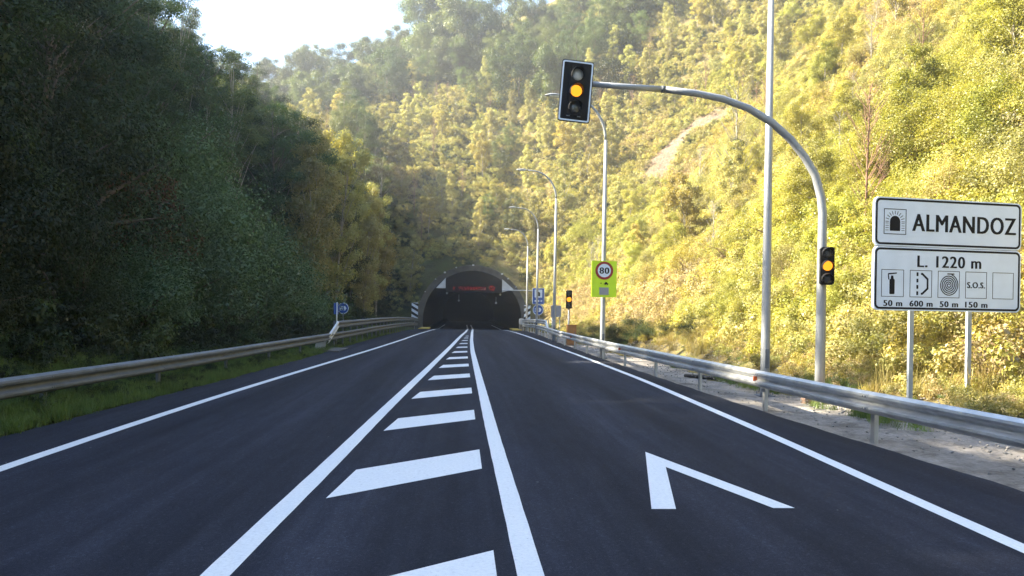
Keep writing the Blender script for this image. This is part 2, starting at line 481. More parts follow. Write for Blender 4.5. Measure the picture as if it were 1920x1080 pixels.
M['leaf_dark'] = leaf_mat('leaf_dark_green', [(.026, .052, .020), (.042, .074, .024), (.060, .090, .026), (.078, .092, .030)], .30, .025, .5)
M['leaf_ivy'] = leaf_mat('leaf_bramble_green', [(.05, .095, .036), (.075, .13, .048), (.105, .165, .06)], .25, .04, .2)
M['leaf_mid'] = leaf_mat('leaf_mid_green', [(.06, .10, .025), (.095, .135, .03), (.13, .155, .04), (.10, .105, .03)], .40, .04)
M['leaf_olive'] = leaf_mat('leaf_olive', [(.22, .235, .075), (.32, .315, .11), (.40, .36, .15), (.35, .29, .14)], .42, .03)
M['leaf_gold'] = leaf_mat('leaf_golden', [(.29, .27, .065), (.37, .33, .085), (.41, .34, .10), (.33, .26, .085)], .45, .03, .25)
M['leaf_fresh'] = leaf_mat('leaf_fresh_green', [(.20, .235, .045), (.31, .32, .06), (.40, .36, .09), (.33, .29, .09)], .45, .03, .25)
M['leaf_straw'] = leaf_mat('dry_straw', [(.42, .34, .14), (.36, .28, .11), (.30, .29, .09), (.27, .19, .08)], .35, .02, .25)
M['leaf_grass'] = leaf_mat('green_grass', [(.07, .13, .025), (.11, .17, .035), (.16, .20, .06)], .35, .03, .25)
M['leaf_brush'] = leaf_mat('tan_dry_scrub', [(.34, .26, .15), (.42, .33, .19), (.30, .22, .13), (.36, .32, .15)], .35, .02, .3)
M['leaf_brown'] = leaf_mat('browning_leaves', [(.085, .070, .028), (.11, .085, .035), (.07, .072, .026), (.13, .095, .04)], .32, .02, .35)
M['leaf_shaded'] = leaf_mat('leaf_dark_painted_shade', [(.016, .030, .012), (.026, .044, .016), (.036, .052, .018), (.044, .046, .020)], .28, .02, .5)  # darker copy of the dark leaf colours, shade painted into shrubs and undergrowth
M['leaf_rust'] = leaf_mat('rust_brown_leaves', [(.13, .06, .025), (.18, .09, .035), (.10, .05, .02)], .35, .02, .25)

# ------------------------------------------------------------------ terrain shape
def gz(Y):
    Y = np.asarray(Y, float)
    t = np.clip(Y - 42, 0, None)
    return np.where(t < 50, -0.57 * (t / 50.) ** 2, -0.57 - (t - 50) * .004)


def gzf(Y): return float(gz(Y))
def sp(d, w): return w * np.logaddexp(0, d / w)
def sm(a, b, x):
    t = np.clip((x - a) / (b - a), 0, 1); return t * t * (3 - 2 * t)


def hill(X, Y):
    X = np.asarray(X, float); Y = np.asarray(Y, float)
    dl = sp(-X - 9.2 + .8 * np.sin(Y * .13), 1.0)
    la = .76 - .52 * sm(103, 150, Y)
    toe = 9.2 + .6 * np.sin(Y * .11 + 1) - 1.0 * sm(60, 95, Y)
    dr = sp(X - toe, 1.0)
    spur = 1 + .16 * np.sin((Y - 45) * .06) * sm(10, 40, X)
    db = sp(Y - 95 - .02 * np.abs(X), 1.5)
    sb = .38 + .32 * sm(-58, 2, X)
    h = la * dl + .93 * spur * dr + sb * db
    n = .9 * np.sin(X * .21 + 1.3 * np.sin(Y * .09)) * np.sin(Y * .17 + .7) + .45 * np.sin(X * .53 + Y * .31) * np.sin(Y * .47 - X * .2)
    h = h + n * sm(1.5, 8, h)
    h = np.where(h > 50, 50 + 45 * np.tanh((h - 50) / 45), h)
    return h + gz(np.minimum(Y, 100))


def height(X, Y): return float(hill(X, Y))

# road edge lines in world metres
def curve(pts):
    a = np.array(pts, float)
    return lambda y: float(np.interp(y, a[:, 0], a[:, 1]))


def smooth_curve(pts):
    a = np.array(pts, float)
    ys = np.arange(-12, 180, .5); xs = np.interp(ys, a[:, 0], a[:, 1])
    k = np.hanning(17); k /= k.sum()
    xp = np.pad(xs, 8, mode='edge'); xs2 = np.convolve(xp, k, 'valid')
    return lambda y: float(np.interp(y, ys, xs2))


EDGE_L = smooth_curve([(-12, -6.0), (13, -5.9), (18, -5.6), (30, -5.3), (60, -5.0), (130, -4.6)])
EDGE_R = smooth_curve([(-12, 5.95), (8, 5.7), (12, 5.45), (18, 5.3), (30, 5.12), (45, 5.2), (60, 5.6), (80, 6.0), (130, 6.2)])
LINE_R = smooth_curve([(-12, 4.2), (6, 4.25), (11, 4.45), (20, 4.62), (30, 4.56), (40, 4.40), (55, 4.3), (130, 4.3)])
LINE_L = smooth_curve([(-12, -4.86), (10, -4.8), (15.4, -4.68), (22, -4.38), (34, -3.78), (45, -3.35), (65, -2.98), (90, -2.9), (130, -2.9)])
MID_R = smooth_curve([(-12, .50), (5, .47), (12, .43), (33, .38), (44, .44), (66, .70), (90, 1.03), (130, 1.1)])
MID_L = smooth_curve([(-12, -1.7), (5, -1.6), (8.4, -1.47), (12, -1.38), (17, -1.22), (23, -1.02), (31, -.77), (40, -.5), (66, .18), (90, .47), (130, .47)])
RAIL_R = smooth_curve([(-12, 6.3), (4, 6.05), (8, 5.88), (11, 5.62), (15, 5.48), (19, 5.34), (24, 5.12), (30, 5.0), (42, 4.98), (52, 5.35), (66, 5.9), (80, 6.15), (95, 6.3)])
RAIL_L = smooth_curve([(-12, -6.9), (5, -6.7), (12, -6.55), (16, -6.25), (20, -6.0), (28, -5.75), (34, -5.5), (40, -5.3), (60, -5.05), (95, -4.98)])

# ------------------------------------------------------------------ ground
TC_X, TC_Z, TR_I, TR_O = .95, .5, 5.5, 6.15        # tunnel centre, radii
PORTAL_Y = 89.5

SCARS = [  # x, y, rx, ry, angle, strength
    (28.6, 106.8, 4.6, 2.6, R(12), .72), (32.8, 105.5, 2.8, 2.2, R(20), .62), (25.0, 103.0, 2.8, 3.2, 0, .58), (43.0, 110.0, 7.0, .9, R(22), .5)]


def scar(X, Y):
    out = np.zeros_like(np.asarray(X, float))
    for x, y, rx, ry, a, s in SCARS:
        dx, dy = X - x, Y - y
        u = (dx * math.cos(a) + dy * math.sin(a)) / rx; v = (-dx * math.sin(a) + dy * math.cos(a)) / ry
        out = np.maximum(out, s * np.clip(1.6 - np.sqrt(u * u + v * v), 0, 1))
    return out


def build_ground():
    xs = np.concatenate([np.array([-600, -440, -320, -240, -180, -140]), np.arange(-110, -40, 4.), np.arange(-40, -8, 1.25), np.arange(-8, 10.01, .5), np.arange(11, 60, 1.25), np.arange(61, 130, 4.), np.array([150, 190, 250, 330, 440, 600])])
    ys = np.concatenate([np.array([-400, -260, -160, -100, -70, -50, -36]), np.arange(-26, 88, 1.25), np.arange(88.5, 112, .5), np.arange(113, 200, 1.75), np.arange(203, 300, 5.), np.array([320, 360, 420, 500, 600])])
    X, Y = np.meshgrid(xs, ys)
    Z = hill(X, Y)
    el = np.array([EDGE_L(y) for y in ys])[:, None]; er = np.array([EDGE_R(y) for y in ys])[:, None]
    under = (X > el - .1) & (X < er + .1) & (Y < 91)
    Z = np.where(under, gz(Y) - .25, Z - .04 - .03 * (X > 0))
    lowR = sm(2.3, 3.4, X - er); lowL = sm(.8, 2.2, el - X)
    Z = np.where((X > er) & (Y < 84), gz(Y) - .13 + (Z - gz(Y) + .13) * lowR, Z)
    Z = np.where((X < el) & (Y < 88), gz(Y) - .08 + (Z - gz(Y) + .08) * lowL, Z)
    # fine relief on the slopes
    rel = rng.normal(0, .10, Z.shape)
    Z = Z + rel * sm(.6, 3, Z)
    nx, ny = len(xs), len(ys)
    V = np.stack([X.ravel(), Y.ravel(), Z.ravel()], 1)
    inside = ((X - TC_X) ** 2 + np.maximum(Z - TC_Z, 0) ** 2 < (TR_O - .08) ** 2) & (Y > PORTAL_Y + .6) & (Z < 6.5)
    f = []
    ins = inside
    for j in range(ny - 1):
        for i in range(nx - 1):
            if ins[j, i] and ins[j, i + 1] and ins[j + 1, i] and ins[j + 1, i + 1]: continue
            a = j * nx + i
            f.append((a, a + 1, a + nx + 1, a + nx))
    me = mesh_from('ground', V, f, M['ground'], True)
    at = me.attributes.new('scar', 'FLOAT', 'POINT')
    at.data.foreach_set('value', scar(V[:, 0], V[:, 1]).astype(np.float32))
    o = link('ground', me)
    tag(o, 'steep wooded valley sides and ground around the road', None, kind='structure')
    return o


ground = build_ground()


def strip(fl, fr, y0, y1, dz, step=1.0, thick=0.0, both=False):
    """sheet between two edge curves following the road profile"""
    ys = np.arange(y0, y1 + step * .5, step)
    v = []; f = []
    for y in ys:
        z = gzf(y) + dz
        v += [(fl(y), y, z), (fr(y), y, z)]
        if thick: v += [(fl(y) - .02, y, z - thick), (fr(y) + .02, y, z - thick)]
    k = 4 if thick else 2
    for i in range(len(ys) - 1):
        a = i * k; b = a + k
        f.append((a, a + 1, b + 1, b))
        if thick: f += [(a, b, b + 2, a + 2), (a + 1, a + 3, b + 3, b + 1)]
    return v, f


# asphalt with an uneven broken edge
def ragged(fn, s, amp=.035):
    return lambda y: fn(y) + s * amp * (math.sin(y * 3.1 + s) * .5 + math.sin(y * 7.7) * .35 + math.sin(y * 17.3 + 2 * s) * .3)


v, f = strip(ragged(EDGE_L, -1), ragged(EDGE_R, 1), -12, 176, 0, .25, .10)
road = link('road', mesh_from('road', v, f, M['asphalt']))
tag(road, 'dark asphalt two-lane road running into the tunnel', None, kind='structure')


def wob(fn, off, amp=.002):
    ph = random.uniform(0, 6)
    return lambda y: fn(y) + off + amp * math.sin(y * 5.3 + ph) + amp * .6 * math.sin(y * 13.1 + ph)


for fn, w, nm in ((LINE_R, .17, 'edge_line'), (LINE_L, .17, 'edge_line'), (MID_R, .18, 'centre_line'), (MID_L, .19, 'centre_line')):
    v, f = strip(wob(fn, -w / 2), wob(fn, w / 2), -6, 124, .005, .5)
    link(nm, mesh_from(nm, v, f, M['paint']), road)
for k in range(-2, 14):
    y = 7.38 + 4.06 * k
    xl, xr = MID_L(y + .7) + .29, MID_R(y + 2) - .22
    if xr - xl < .2: continue
    w = xr - xl; sl = min(w * .98, 1.45 if k >= 0 else 1.28)
    y0, y1 = y, y + 1.30
    pts = [(xl - .03, y0), (xr, y0 + sl), (xr - .005, y0 + sl + 1.2), (xl + .07, y1)]
    mb = MB()
    n = 4
    # subdivide along the length so the bar follows the road profile
    vv = []; ff = []
    for i in range(n + 1):
        t = i / n
        a = (pts[0][0] * (1 - t) + pts[1][0] * t, pts[0][1] * (1 - t) + pts[1][1] * t)
        b = (pts[3][0] * (1 - t) + pts[2][0] * t, pts[3][1] * (1 - t) + pts[2][1] * t)
        vv += [(a[0], a[1], gzf(a[1]) + .005), (b[0], b[1], gzf(b[1]) + .005)]
    for i in range(n): ff.append((2 * i, 2 * i + 2, 2 * i + 3, 2 * i + 1))
    link('hatch_bar', mesh_from('hatch_bar', vv, ff, M['paint']), road)
ch = [(2.29, 9.87), (1.69, 7.01), (1.91, 7.01), (2.305, 8.92), (2.81, 7.05), (3.01, 7.05)]
link('lane_chevron', mesh_from('lane_chevron', [(x, y, .005) for x, y in ch], [(0, 1, 2, 3), (0, 3, 4, 5)], M['paint']), road)

# concrete and gravel verge beyond the right-hand edge
def build_verge():
    ys = np.arange(-12, 78, .4); us = np.linspace(0, 1, 12)
    v = []; f = []
    for y in ys:
        x0 = EDGE_R(y) - .15; x1 = EDGE_R(y) + 2.2 + .5 * math.sin(y * .5) + .3 * math.sin(y * 1.7) - .9 * float(sm(25, 45, y)) + 1.3 * (1 - float(sm(8, 15, y)))
        for u in us:
            x = x0 + (x1 - x0) * u
            z = gzf(y) - .045 - .02 * u + .018 * math.sin(x * 3 + y * 2.1) * math.sin(y * 1.3) + random.gauss(0, .008)
            if u == 1: z -= .12
            v.append((x, y, z))
    n = len(us)
    for j in range(len(ys) - 1):
        for i in range(n - 1):
            a = j * n + i; f.append((a, a + 1, a + n + 1, a + n))
    o = link('verge', mesh_from('verge', v, f, M['verge'], True))
    tag(o, 'pale cracked concrete and gravel verge behind the right guardrail', None, kind='structure')


build_verge()

# ------------------------------------------------------------------ foliage meshes
def leaf_mesh(name, C, Nn, size, mat, aspect=.55, fold=.25):
    """C centres, Nn normals, size array: one folded diamond for each leaf"""
    n = len(C)
    t = rng.normal(size=(n, 3)); t -= Nn * (t * Nn).sum(1, keepdims=True); t /= np.linalg.norm(t, axis=1, keepdims=True) + 1e-9
    b = np.cross(Nn, t)
    s = size[:, None]
    v = np.empty((n, 4, 3))
    v[:, 0] = C - t * s * .5
    v[:, 1] = C + b * s * aspect * .5 + Nn * s * fold * .5
    v[:, 2] = C + t * s * .5
    v[:, 3] = C - b * s * aspect * .5 + Nn * s * fold * .5
    return quad_mesh(name, v.reshape(-1, 3), n, mat)


def quad_mesh(name, V, n, mat):
    me = bpy.data.meshes.new(name)
    me.vertices.add(len(V)); me.vertices.foreach_set('co', V.astype(np.float32).ravel())
    me.loops.add(n * 4); me.loops.foreach_set('vertex_index', np.arange(n * 4, dtype=np.int32))
    me.polygons.add(n); me.polygons.foreach_set('loop_start', np.arange(0, n * 4, 4, dtype=np.int32))
    me.polygons.foreach_set('loop_total', np.full(n, 4, dtype=np.int32))
    me.materials.append(mat)
    me.update(calc_edges=True)
    return me


def clump_leaves(centres, radii, per, leaf, flat=.7, upb=.55):
    """leaves gathered round clump centres, facing outwards and up"""
    k = len(centres)
    cnt = np.maximum(6, (per * (radii / radii.mean()) ** 2).astype(int))
    idx = np.repeat(np.arange(k), cnt); n = len(idx)
    d = rng.normal(size=(n, 3)); d /= np.linalg.norm(d, axis=1, keepdims=True)
    r = rng.uniform(0, 1, n) ** .45
    off = d * r[:, None] * radii[idx][:, None] * np.array([1, 1, flat])
    off += rng.normal(0, .12, (n, 3)) * radii[idx][:, None]
    C = centres[idx] + off
    nn = d * .9 + np.array([0, 0, upb]) + rng.normal(0, .33, (n, 3))
    nn /= np.linalg.norm(nn, axis=1, keepdims=True)
    return C, nn, leaf * rng.uniform(.65, 1.35, n)


def make_tree(kind, h, rad, base, nclump, per, leaf, mat, bark, seed, trunk_r=.16, lean=.04, shape='round', crad=None, flat=.7):
    """returns trunk mesh and crown mesh; unit is metres, base at origin"""
    global rng
    rng = np.random.default_rng(seed)
    zc = (h + base) / 2; hz = (h - base) / 2
    cs = []
    while len(cs) < nclump:
        p = rng.uniform(-1, 1, 3); q = np.linalg.norm(p)
        if q > 1: continue
        if rng.uniform() > .25 + .75 * q: continue
        zt = (p[2] + 1) / 2
        if shape == 'round': w = 1.0
        elif shape == 'column': w = .55 + .5 * math.sin(math.pi * min(1, zt * 1.05)) * (1 - .35 * zt)
        else: w = 1.15 - .75 * zt
        lob = 1 + .24 * math.sin(3 * math.atan2(p[1], p[0]) + seed) + .14 * math.sin(5 * p[2] + seed * 2)
        c = np.array([p[0] * rad * w * lob, p[1] * rad * w * lob, zc + p[2] * hz])
        if any(np.linalg.norm((c - o) * np.array([1, 1, 1.2])) < rad * .17 for o in cs): continue
        cs.append(c)
    cs = np.array(cs)
    bend = rng.normal(0, lean, 2)
    cs[:, :2] += np.outer(cs[:, 2], bend)
    rr = (crad or rad * .30) * rng.uniform(.6, 1.3, nclump) * (1.12 - .35 * np.clip((cs[:, 2] - base) / (h - base), 0, 1))
    C, nn, s = clump_leaves(cs, rr, per, leaf, flat)
    crown = leaf_mesh('crown', C, nn, s, mat)
    mb = MB()
    top = h * .9
    tr = [(bend[0] * z + .08 * math.sin(z * .9 + seed), bend[1] * z + .08 * math.cos(z * .8 + seed), z) for z in np.linspace(-.8, top, 9)]
    mb.tube(tr, [trunk_r * (1.25 if i == 0 else 1 - .93 * (i / 8)) for i in range(9)], 7)
    order = rng.permutation(nclump)[:min(nclump, 26)]
    for i in order:
        c = cs[i]; z0 = max(base * .55, min(top * .93, c[2] - rng.uniform(.12, .3) * h * (.3 + np.hypot(c[0], c[1]) / rad)))
        a = Vector((bend[0] * z0, bend[1] * z0, z0)); e = Vector(c)
        m = a.lerp(e, .5) + Vector((0, 0, .06 * h * rng.uniform(-.3, .6)))
        r0 = trunk_r * .42 * (1 - .6 * z0 / h)
        mb.tube([a, m, e], [r0, r0 * .6, r0 * .2], 4, False)
    return mb.mesh('trunk', bark), crown


def make_bush(h, rad, nclump, per, leaf, mat, bark, seed, stems=5):
    global rng
    rng = np.random.default_rng(seed)
    cs = []
    while len(cs) < nclump:
        p = rng.uniform(-1, 1, 3); p[2] = abs(p[2]); q = np.linalg.norm(p)
        if q > 1 or rng.uniform() > .3 + .7 * q: continue
        lob = 1 + .3 * math.sin(2.3 * math.atan2(p[1], p[0]) + seed)
        cs.append(np.array([p[0] * rad * lob, p[1] * rad * lob, .15 * h + p[2] * h * .85 * (1 + .2 * math.sin(4 * p[0] + seed))]))
    cs = np.array(cs)
    rr = rad * .34 * rng.uniform(.55, 1.25, nclump)
    C, nn, s = clump_leaves(cs, rr, per, leaf, .8)
    # loose shoots standing out of the outline
    k = nclump * 3
    pick = rng.integers(0, nclump, k)
    tips = cs[pick] + np.array([0, 0, 1]) * rr[pick][:, None] * rng.uniform(.7, 1.7, (k, 1)) + rng.normal(0, .25, (k, 3)) * rr[pick][:, None]
    C2, n2, s2 = clump_leaves(tips, np.full(k, rad * .07), 9, leaf, 1.6)
    crown = leaf_mesh('foliage', np.concatenate([C, C2]), np.concatenate([nn, n2]), np.concatenate([s, s2]), mat)
    mb = MB()
    for i in rng.permutation(nclump)[:stems + 6]:
        c = Vector(cs[i]); a = Vector((c.x * .12, c.y * .12, -.4))
        mb.tube([a, a.lerp(c, .5) + Vector((0, 0, .15 * h)), c], [.05 * h / 3 + .01, .03 * h / 3 + .008, .008], 4, False)
    return mb.mesh('stem', bark), crown


def make_bare(h, rad, seed, mat):
    """leafless sapling: trunk and a fan of rising twigs"""
    r = random.Random(seed)
    t = MB(); t.tube([(0, 0, -.6), (.05, 0, h * .4), (.1, .05, h * .75), (.12, .05, h)], [.07, .05, .03, .008], 5)
    tw = MB()
    for i in range(46):
        z = h * r.uniform(.2, .95); a = r.uniform(0, 6.28); l = rad * r.uniform(.5, 1.1) * (1.15 - z / h * .7)
        p0 = Vector((.1 * z / h, 0, z)); p1 = p0 + Vector((math.cos(a) * l * .5, math.sin(a) * l * .5, l * .7)); p2 = p0 + Vector((math.cos(a) * l, math.sin(a) * l, l * 1.6))
        tw.tube([p0, p1, p2], [.018, .012, .005], 3, False)
        for q in range(3):
            b = a + r.uniform(-1, 1); l2 = l * .5
            tw.tube([p1, p1 + Vector((math.cos(b) * l2, math.sin(b) * l2, l2 * 1.3))], [.009, .004], 3, False)
    return t.mesh('trunk', mat), tw.mesh('twig_fan', mat)


def tuft_mesh(name, n, h, spread, width, mat, seed, droop=.5):
    g = np.random.default_rng(seed)
    V = np.empty((n * 2, 4, 3))
    for i in range(n):
        a = g.uniform(0, 6.28); b = np.array([math.cos(a), math.sin(a), 0]); s = np.array([-b[1], b[0], 0])
        o = np.array([*(g.normal(0, spread * .5, 2)), -.03]); hh = h * g.uniform(.5, 1.15); w = width * g.uniform(.6, 1.3)
        m = o + b * hh * .18 + np.array([0, 0, hh * .6]); e = o + b * hh * droop * g.uniform(.4, 1.2) + np.array([0, 0, hh])
        V[2 * i] = [o - s * w, o + s * w, m + s * w * .7, m - s * w * .7]
        V[2 * i + 1] = [m - s * w * .7, m + s * w * .7, e + s * w * .1, e - s * w * .1]
    return quad_mesh(name, V.reshape(-1, 3), n * 2, mat)


# ------------------------------------------------------------------ scattering uncountable ground cover
def scatter(name, pts, rot, scl, idx, sources, label, cat):
    me = bpy.data.meshes.new(name)
    me.vertices.add(len(pts)); me.vertices.foreach_set('co', np.asarray(pts, np.float32).ravel())
    a = me.attributes.new('rot', 'FLOAT_VECTOR', 'POINT'); a.data.foreach_set('vector', np.asarray(rot, np.float32).ravel())
    a = me.attributes.new('scl', 'FLOAT_VECTOR', 'POINT'); a.data.foreach_set('vector', np.asarray(scl, np.float32).ravel())
    a = me.attributes.new('idx', 'INT', 'POINT'); a.data.foreach_set('value', np.asarray(idx, np.int32))
    me.update()
    o = link(name, me)
    src = bpy.data.collections.new(name + '_source')
    for i, m in enumerate(sources):
        so = bpy.data.objects.new('%s_source_%02d' % (name, i), m); src.objects.link(so)
    ng = bpy.data.node_groups.new(name, 'GeometryNodeTree')
    ng.interface.new_socket('Geometry', in_out='INPUT', socket_type='NodeSocketGeometry')
    ng.interface.new_socket('Geometry', in_out='OUTPUT', socket_type='NodeSocketGeometry')
    nd, lk = ng.nodes, ng.links
    gi, go = nd.new('NodeGroupInput'), nd.new('NodeGroupOutput')
    ci = nd.new('GeometryNodeCollectionInfo'); ci.inputs['Collection'].default_value = src
    ci.inputs['Separate Children'].default_value = True; ci.inputs['Reset Children'].default_value = True
    ip = nd.new('GeometryNodeInstanceOnPoints'); ip.inputs['Pick Instance'].default_value = True
    def attr(nm, t):
        n = nd.new('GeometryNodeInputNamedAttribute'); n.data_type = t; n.inputs['Name'].default_value = nm; return n.outputs[0]
    lk.new(gi.outputs[0], ip.inputs['Points']); lk.new(ci.outputs[0], ip.inputs['Instance'])
    lk.new(attr('idx', 'INT'), ip.inputs['Instance Index'])
    er = nd.new('FunctionNodeEulerToRotation'); lk.new(attr('rot', 'FLOAT_VECTOR'), er.inputs[0])
    lk.new(er.outputs[0], ip.inputs['Rotation']); lk.new(attr('scl', 'FLOAT_VECTOR'), ip.inputs['Scale'])
    lk.new(ip.outputs[0], go.inputs[0])
    md = o.modifiers.new('scatter', 'NODES'); md.node_group = ng
    tag(o, label, cat, kind='stuff')
    return o


def in_view(X, Y, Z, mx=.1):
    """rough test that a point can be seen by the camera (margin as a share of the frame)"""
    xc = X * rt.x + Y * rt.y; zc = X * fwd.x + Y * fwd.y
    u = 1500 * xc / zc / 1920; vv = 1500 * (Z - CAM_H) / zc / 1080
    return (zc > 2) & (np.abs(u) < .5 + mx) & (vv < .54 + mx) & (vv > -.5 - mx)

# ------------------------------------------------------------------ tunnel
def arch(r, zb, n=28):
    """left foot, over the crown, to the right foot"""
    pts = [(TC_X - r, zb)]
    pts += [(TC_X - r * math.cos(math.pi * i / n), TC_Z + r * math.sin(math.pi * i / n)) for i in range(n + 1)]
    return pts + [(TC_X + r, zb)]


tun = thing('tunnel', (TC_X, PORTAL_Y, gzf(PORTAL_Y)), 'dark arched road tunnel mouth with a concrete rim in the hillside', 'tunnel')
zb = gzf(PORTAL_Y) - .35
o_, i_ = arch(TR_O, zb), arch(TR_I, zb)
n = len(o_)
mb = MB()
ysn = [PORTAL_Y, PORTAL_Y + .12, 112]
ro = [arch(TR_O - .06, zb), o_, o_]; ri = [arch(TR_I + .06, zb), i_, i_]
v = []; f = []
for k in range(3):
    v += [(x, ysn[k], z) for x, z in ro[k]] + [(x, ysn[k], z) for x, z in ri[k]]
for i in range(n - 1):
    f.append((i, i + 1, n + i + 1, n + i))
    for k in range(2):
        a = k * 2 * n; b = a + 2 * n
        f.append((a + i, b + i, b + i + 1, a + i + 1))
    f.append((n + i, n + i + 1, 3 * n + i + 1, 3 * n + i))
mb.add(v, f); mb.build('portal_rim', M['concrete'], tun, True)
# raised outer lip made of separate voussoir-like formwork joints
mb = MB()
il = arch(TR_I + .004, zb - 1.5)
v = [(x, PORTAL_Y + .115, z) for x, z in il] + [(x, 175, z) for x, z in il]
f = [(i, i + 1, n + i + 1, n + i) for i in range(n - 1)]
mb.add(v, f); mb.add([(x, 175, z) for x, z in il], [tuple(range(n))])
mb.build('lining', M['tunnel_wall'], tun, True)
mb = MB()
lip_o, lip_i = arch(TR_O + .04, zb), arch(TR_O - .14, zb)
v = [(x, PORTAL_Y - .10, z) for x, z in lip_o] + [(x, PORTAL_Y - .10, z) for x, z in lip_i] + [(x, PORTAL_Y + .5, z) for x, z in lip_o] + [(x, PORTAL_Y + .1, z) for x, z in lip_i]
f = []
for i in range(n - 1):
    f += [(i, i + 1, n + i + 1, n + i), (i, 2 * n + i, 2 * n + i + 1, i + 1), (n + i, n + i + 1, 3 * n + i + 1, 3 * n + i)]
mb.add(v, f); mb.build('stone_lip', M['concrete'], tun, True)
for sx in (-1, 1):   # walkways inside
    mb = MB(); mb.box((TC_X + sx * 4.85, 131, gzf(110) + .02), (1.0, 82, .28)); mb.build('walkway', M['tunnel_wall'], tun, True)
# floodlights and brackets on the rim
for a, s in ((90, .17), (108, .12), (121, .17), (133, .10), (58, .16), (50, .14), (38, .10), (150, .10)):
    x = TC_X + (TR_O - .05) * math.cos(R(a)); z = TC_Z + (TR_O - .05) * math.sin(R(a))
    mb = MB(); mb.box((x, PORTAL_Y - .25, z + .06), (s * 1.3, .3, s), 0, .03); mb.box((x, PORTAL_Y - .42, z + .06), (s * 1.1, .05, s * .8)); fl = mb.build('floodlight', M['white_panel'], tun, True)
for x, z in ((-1.95, 3.5), (4.05, 3.45), (-.6, 2.7), (3.6, 2.5)):
    mb = MB(); mb.tube([(x, PORTAL_Y + 1.2, z), (x, PORTAL_Y + .9, z)], [.09, .12], 10); mb.tube([(x, PORTAL_Y + 1.2, z), (x, PORTAL_Y + 1.2, z + .7)], .02, 6); mb.build('ceiling_lamp', M['white_panel'], tun, True)

# portal message board with its red text and white corner panels
vms = thing('message_board', (1.07, PORTAL_Y - .25, 3.66), 'black electronic message board with a dim red text line in the tunnel arch', 'message board')
mb = MB()
top = [(x, min(5.45, TC_Z + math.sqrt(max(0, (TR_I + .02) ** 2 - (x - TC_X) ** 2)))) for x in np.linspace(4.17, -2.05, 16)]
top = [(x, TC_Z + math.sqrt((TR_I + .02) ** 2 - (x - TC_X) ** 2)) for x in np.linspace(4.17, -2.05, 16)]
mb.prism([(-2.05, 3.62), (4.17, 3.62)] + top, PORTAL_Y - .32, PORTAL_Y + .35)
mb.build('cabinet', M['housing'], vms, True)
mb = MB(); mb.ring(rrect(5.55, .78, .04, (1.05, 4.12)), rrect(5.43, .66, .03, (1.05, 4.12)), PORTAL_Y - .36, PORTAL_Y - .321); mb.build('display_frame', M['sign_black'], vms, True)
rl = random.Random(3)
for k in range(12):       # unreadable dim character cells
    x0 = -1.22 + k * .31
    if k in (1,): continue
    mb = MB()
    for i in range(4):
        for j in range(5):
            if rl.random() < .62: mb.box((x0 + i * .06, PORTAL_Y - .335, 3.92 + j * .075), (.042, .02, .052))
    tag(mb.build('character_cell', M['led'], vms, True), kind='stuff')
mb = MB()
for i in range(11):
    for j in range(8):
        if abs(math.hypot((i - 5) / 1.35, j - 3.5) - 3.1) < .75 or abs(i - 5 - (3.5 - j)) < .8: mb.box((2.75 + i * .065, PORTAL_Y - .335, 3.90 + j * .068), (.046, .02, .048))
tag(mb.build('pictogram', M['led'], vms, True), kind='stuff')
for side, poly in (('l', [(-2.09, 5.18), (-3.16, 4.04), (-2.09, 4.04)]), ('r', [(4.21, 5.16), (4.21, 3.70), (5.50, 4.04)])):
    mb = MB(); mb.prism(poly, PORTAL_Y - .30, PORTAL_Y - .18); mb.build('corner_panel', M['white_panel'], vms, True)
boom = thing('gauge_bar', (8.0, PORTAL_Y - .6, gzf(PORTAL_Y)), 'thin pale horizontal bar on a post at the right of the tunnel mouth', 'bar')
mb = MB(); mb.tube([(4.2, PORTAL_Y - .55, 3.93), (8.0, PORTAL_Y - .6, 3.93)], .06, 8); mb.build('bar', M['white_panel'], boom, True)
mb = MB(); mb.tube([(8.0, PORTAL_Y - .6, -.6), (8.0, PORTAL_Y - .6, 4.05)], .06, 8); mb.build('post', M['pole'], boom, True)

# left portal foot: yellow kerb; right: yellow blocks standing in for sunlit ground
for x, w, lab in ((-4.2, 1.9, 'low yellow painted kerb at the left foot of the tunnel'), (5.6, 1.7, 'low yellow painted kerb at the right foot of the tunnel')):
    t = thing('kerb', (x, 86.5, gzf(86.5)), lab, 'kerb', 'yellow kerbs at the tunnel feet')
    for k in range(4):
        mb = MB(); mb.box((0, -2.4 + k * 1.6, .06), (w * .55, 1.55, .16), 0, .03); mb.build('kerb_stone', M['yellow_kerb'], t)

# striped hazard boards
def hazard(x, y, z, lab, sgn):
    t = thing('hazard_board', (x, y, gzf(y) - .1), lab, 'hazard board', 'striped boards beside the tunnel mouth')
    w, h = .70, 1.72
    mb = MB(); mb.box((0, .03, z + h / 2), (w, .04, h)); mb.build('panel', M['sign_white'], t)
    for k in range(-1, 3):
        z0 = z + .08 + k * .62
        p = [(-w / 2, z0 + (.42 if sgn < 0 else 0)), (w / 2, z0 + (0 if sgn < 0 else .42)), (w / 2, z0 + .30 + (0 if sgn < 0 else .42)), (-w / 2, z0 + .30 + (.42 if sgn < 0 else 0))]
        p = [(a, min(max(b, z), z + h)) for a, b in p]
        if max(q[1] for q in p) - min(q[1] for q in p) < .05: continue
        mb = MB(); mb.prism(p, -.004, .008); mb.build('stripe', M['sign_black'], t)
    mb = MB(); mb.tube([(0, .08, -.3), (0, .08, z + h * .9)], .04, 8); mb.build('post', M['pole'], t)


hazard(-5.35, 87.6, 1.22, 'black and white striped board left of the tunnel mouth', -1)
hazard(6.95, 87.8, 1.15, 'black and white striped board right of the tunnel mouth', 1)

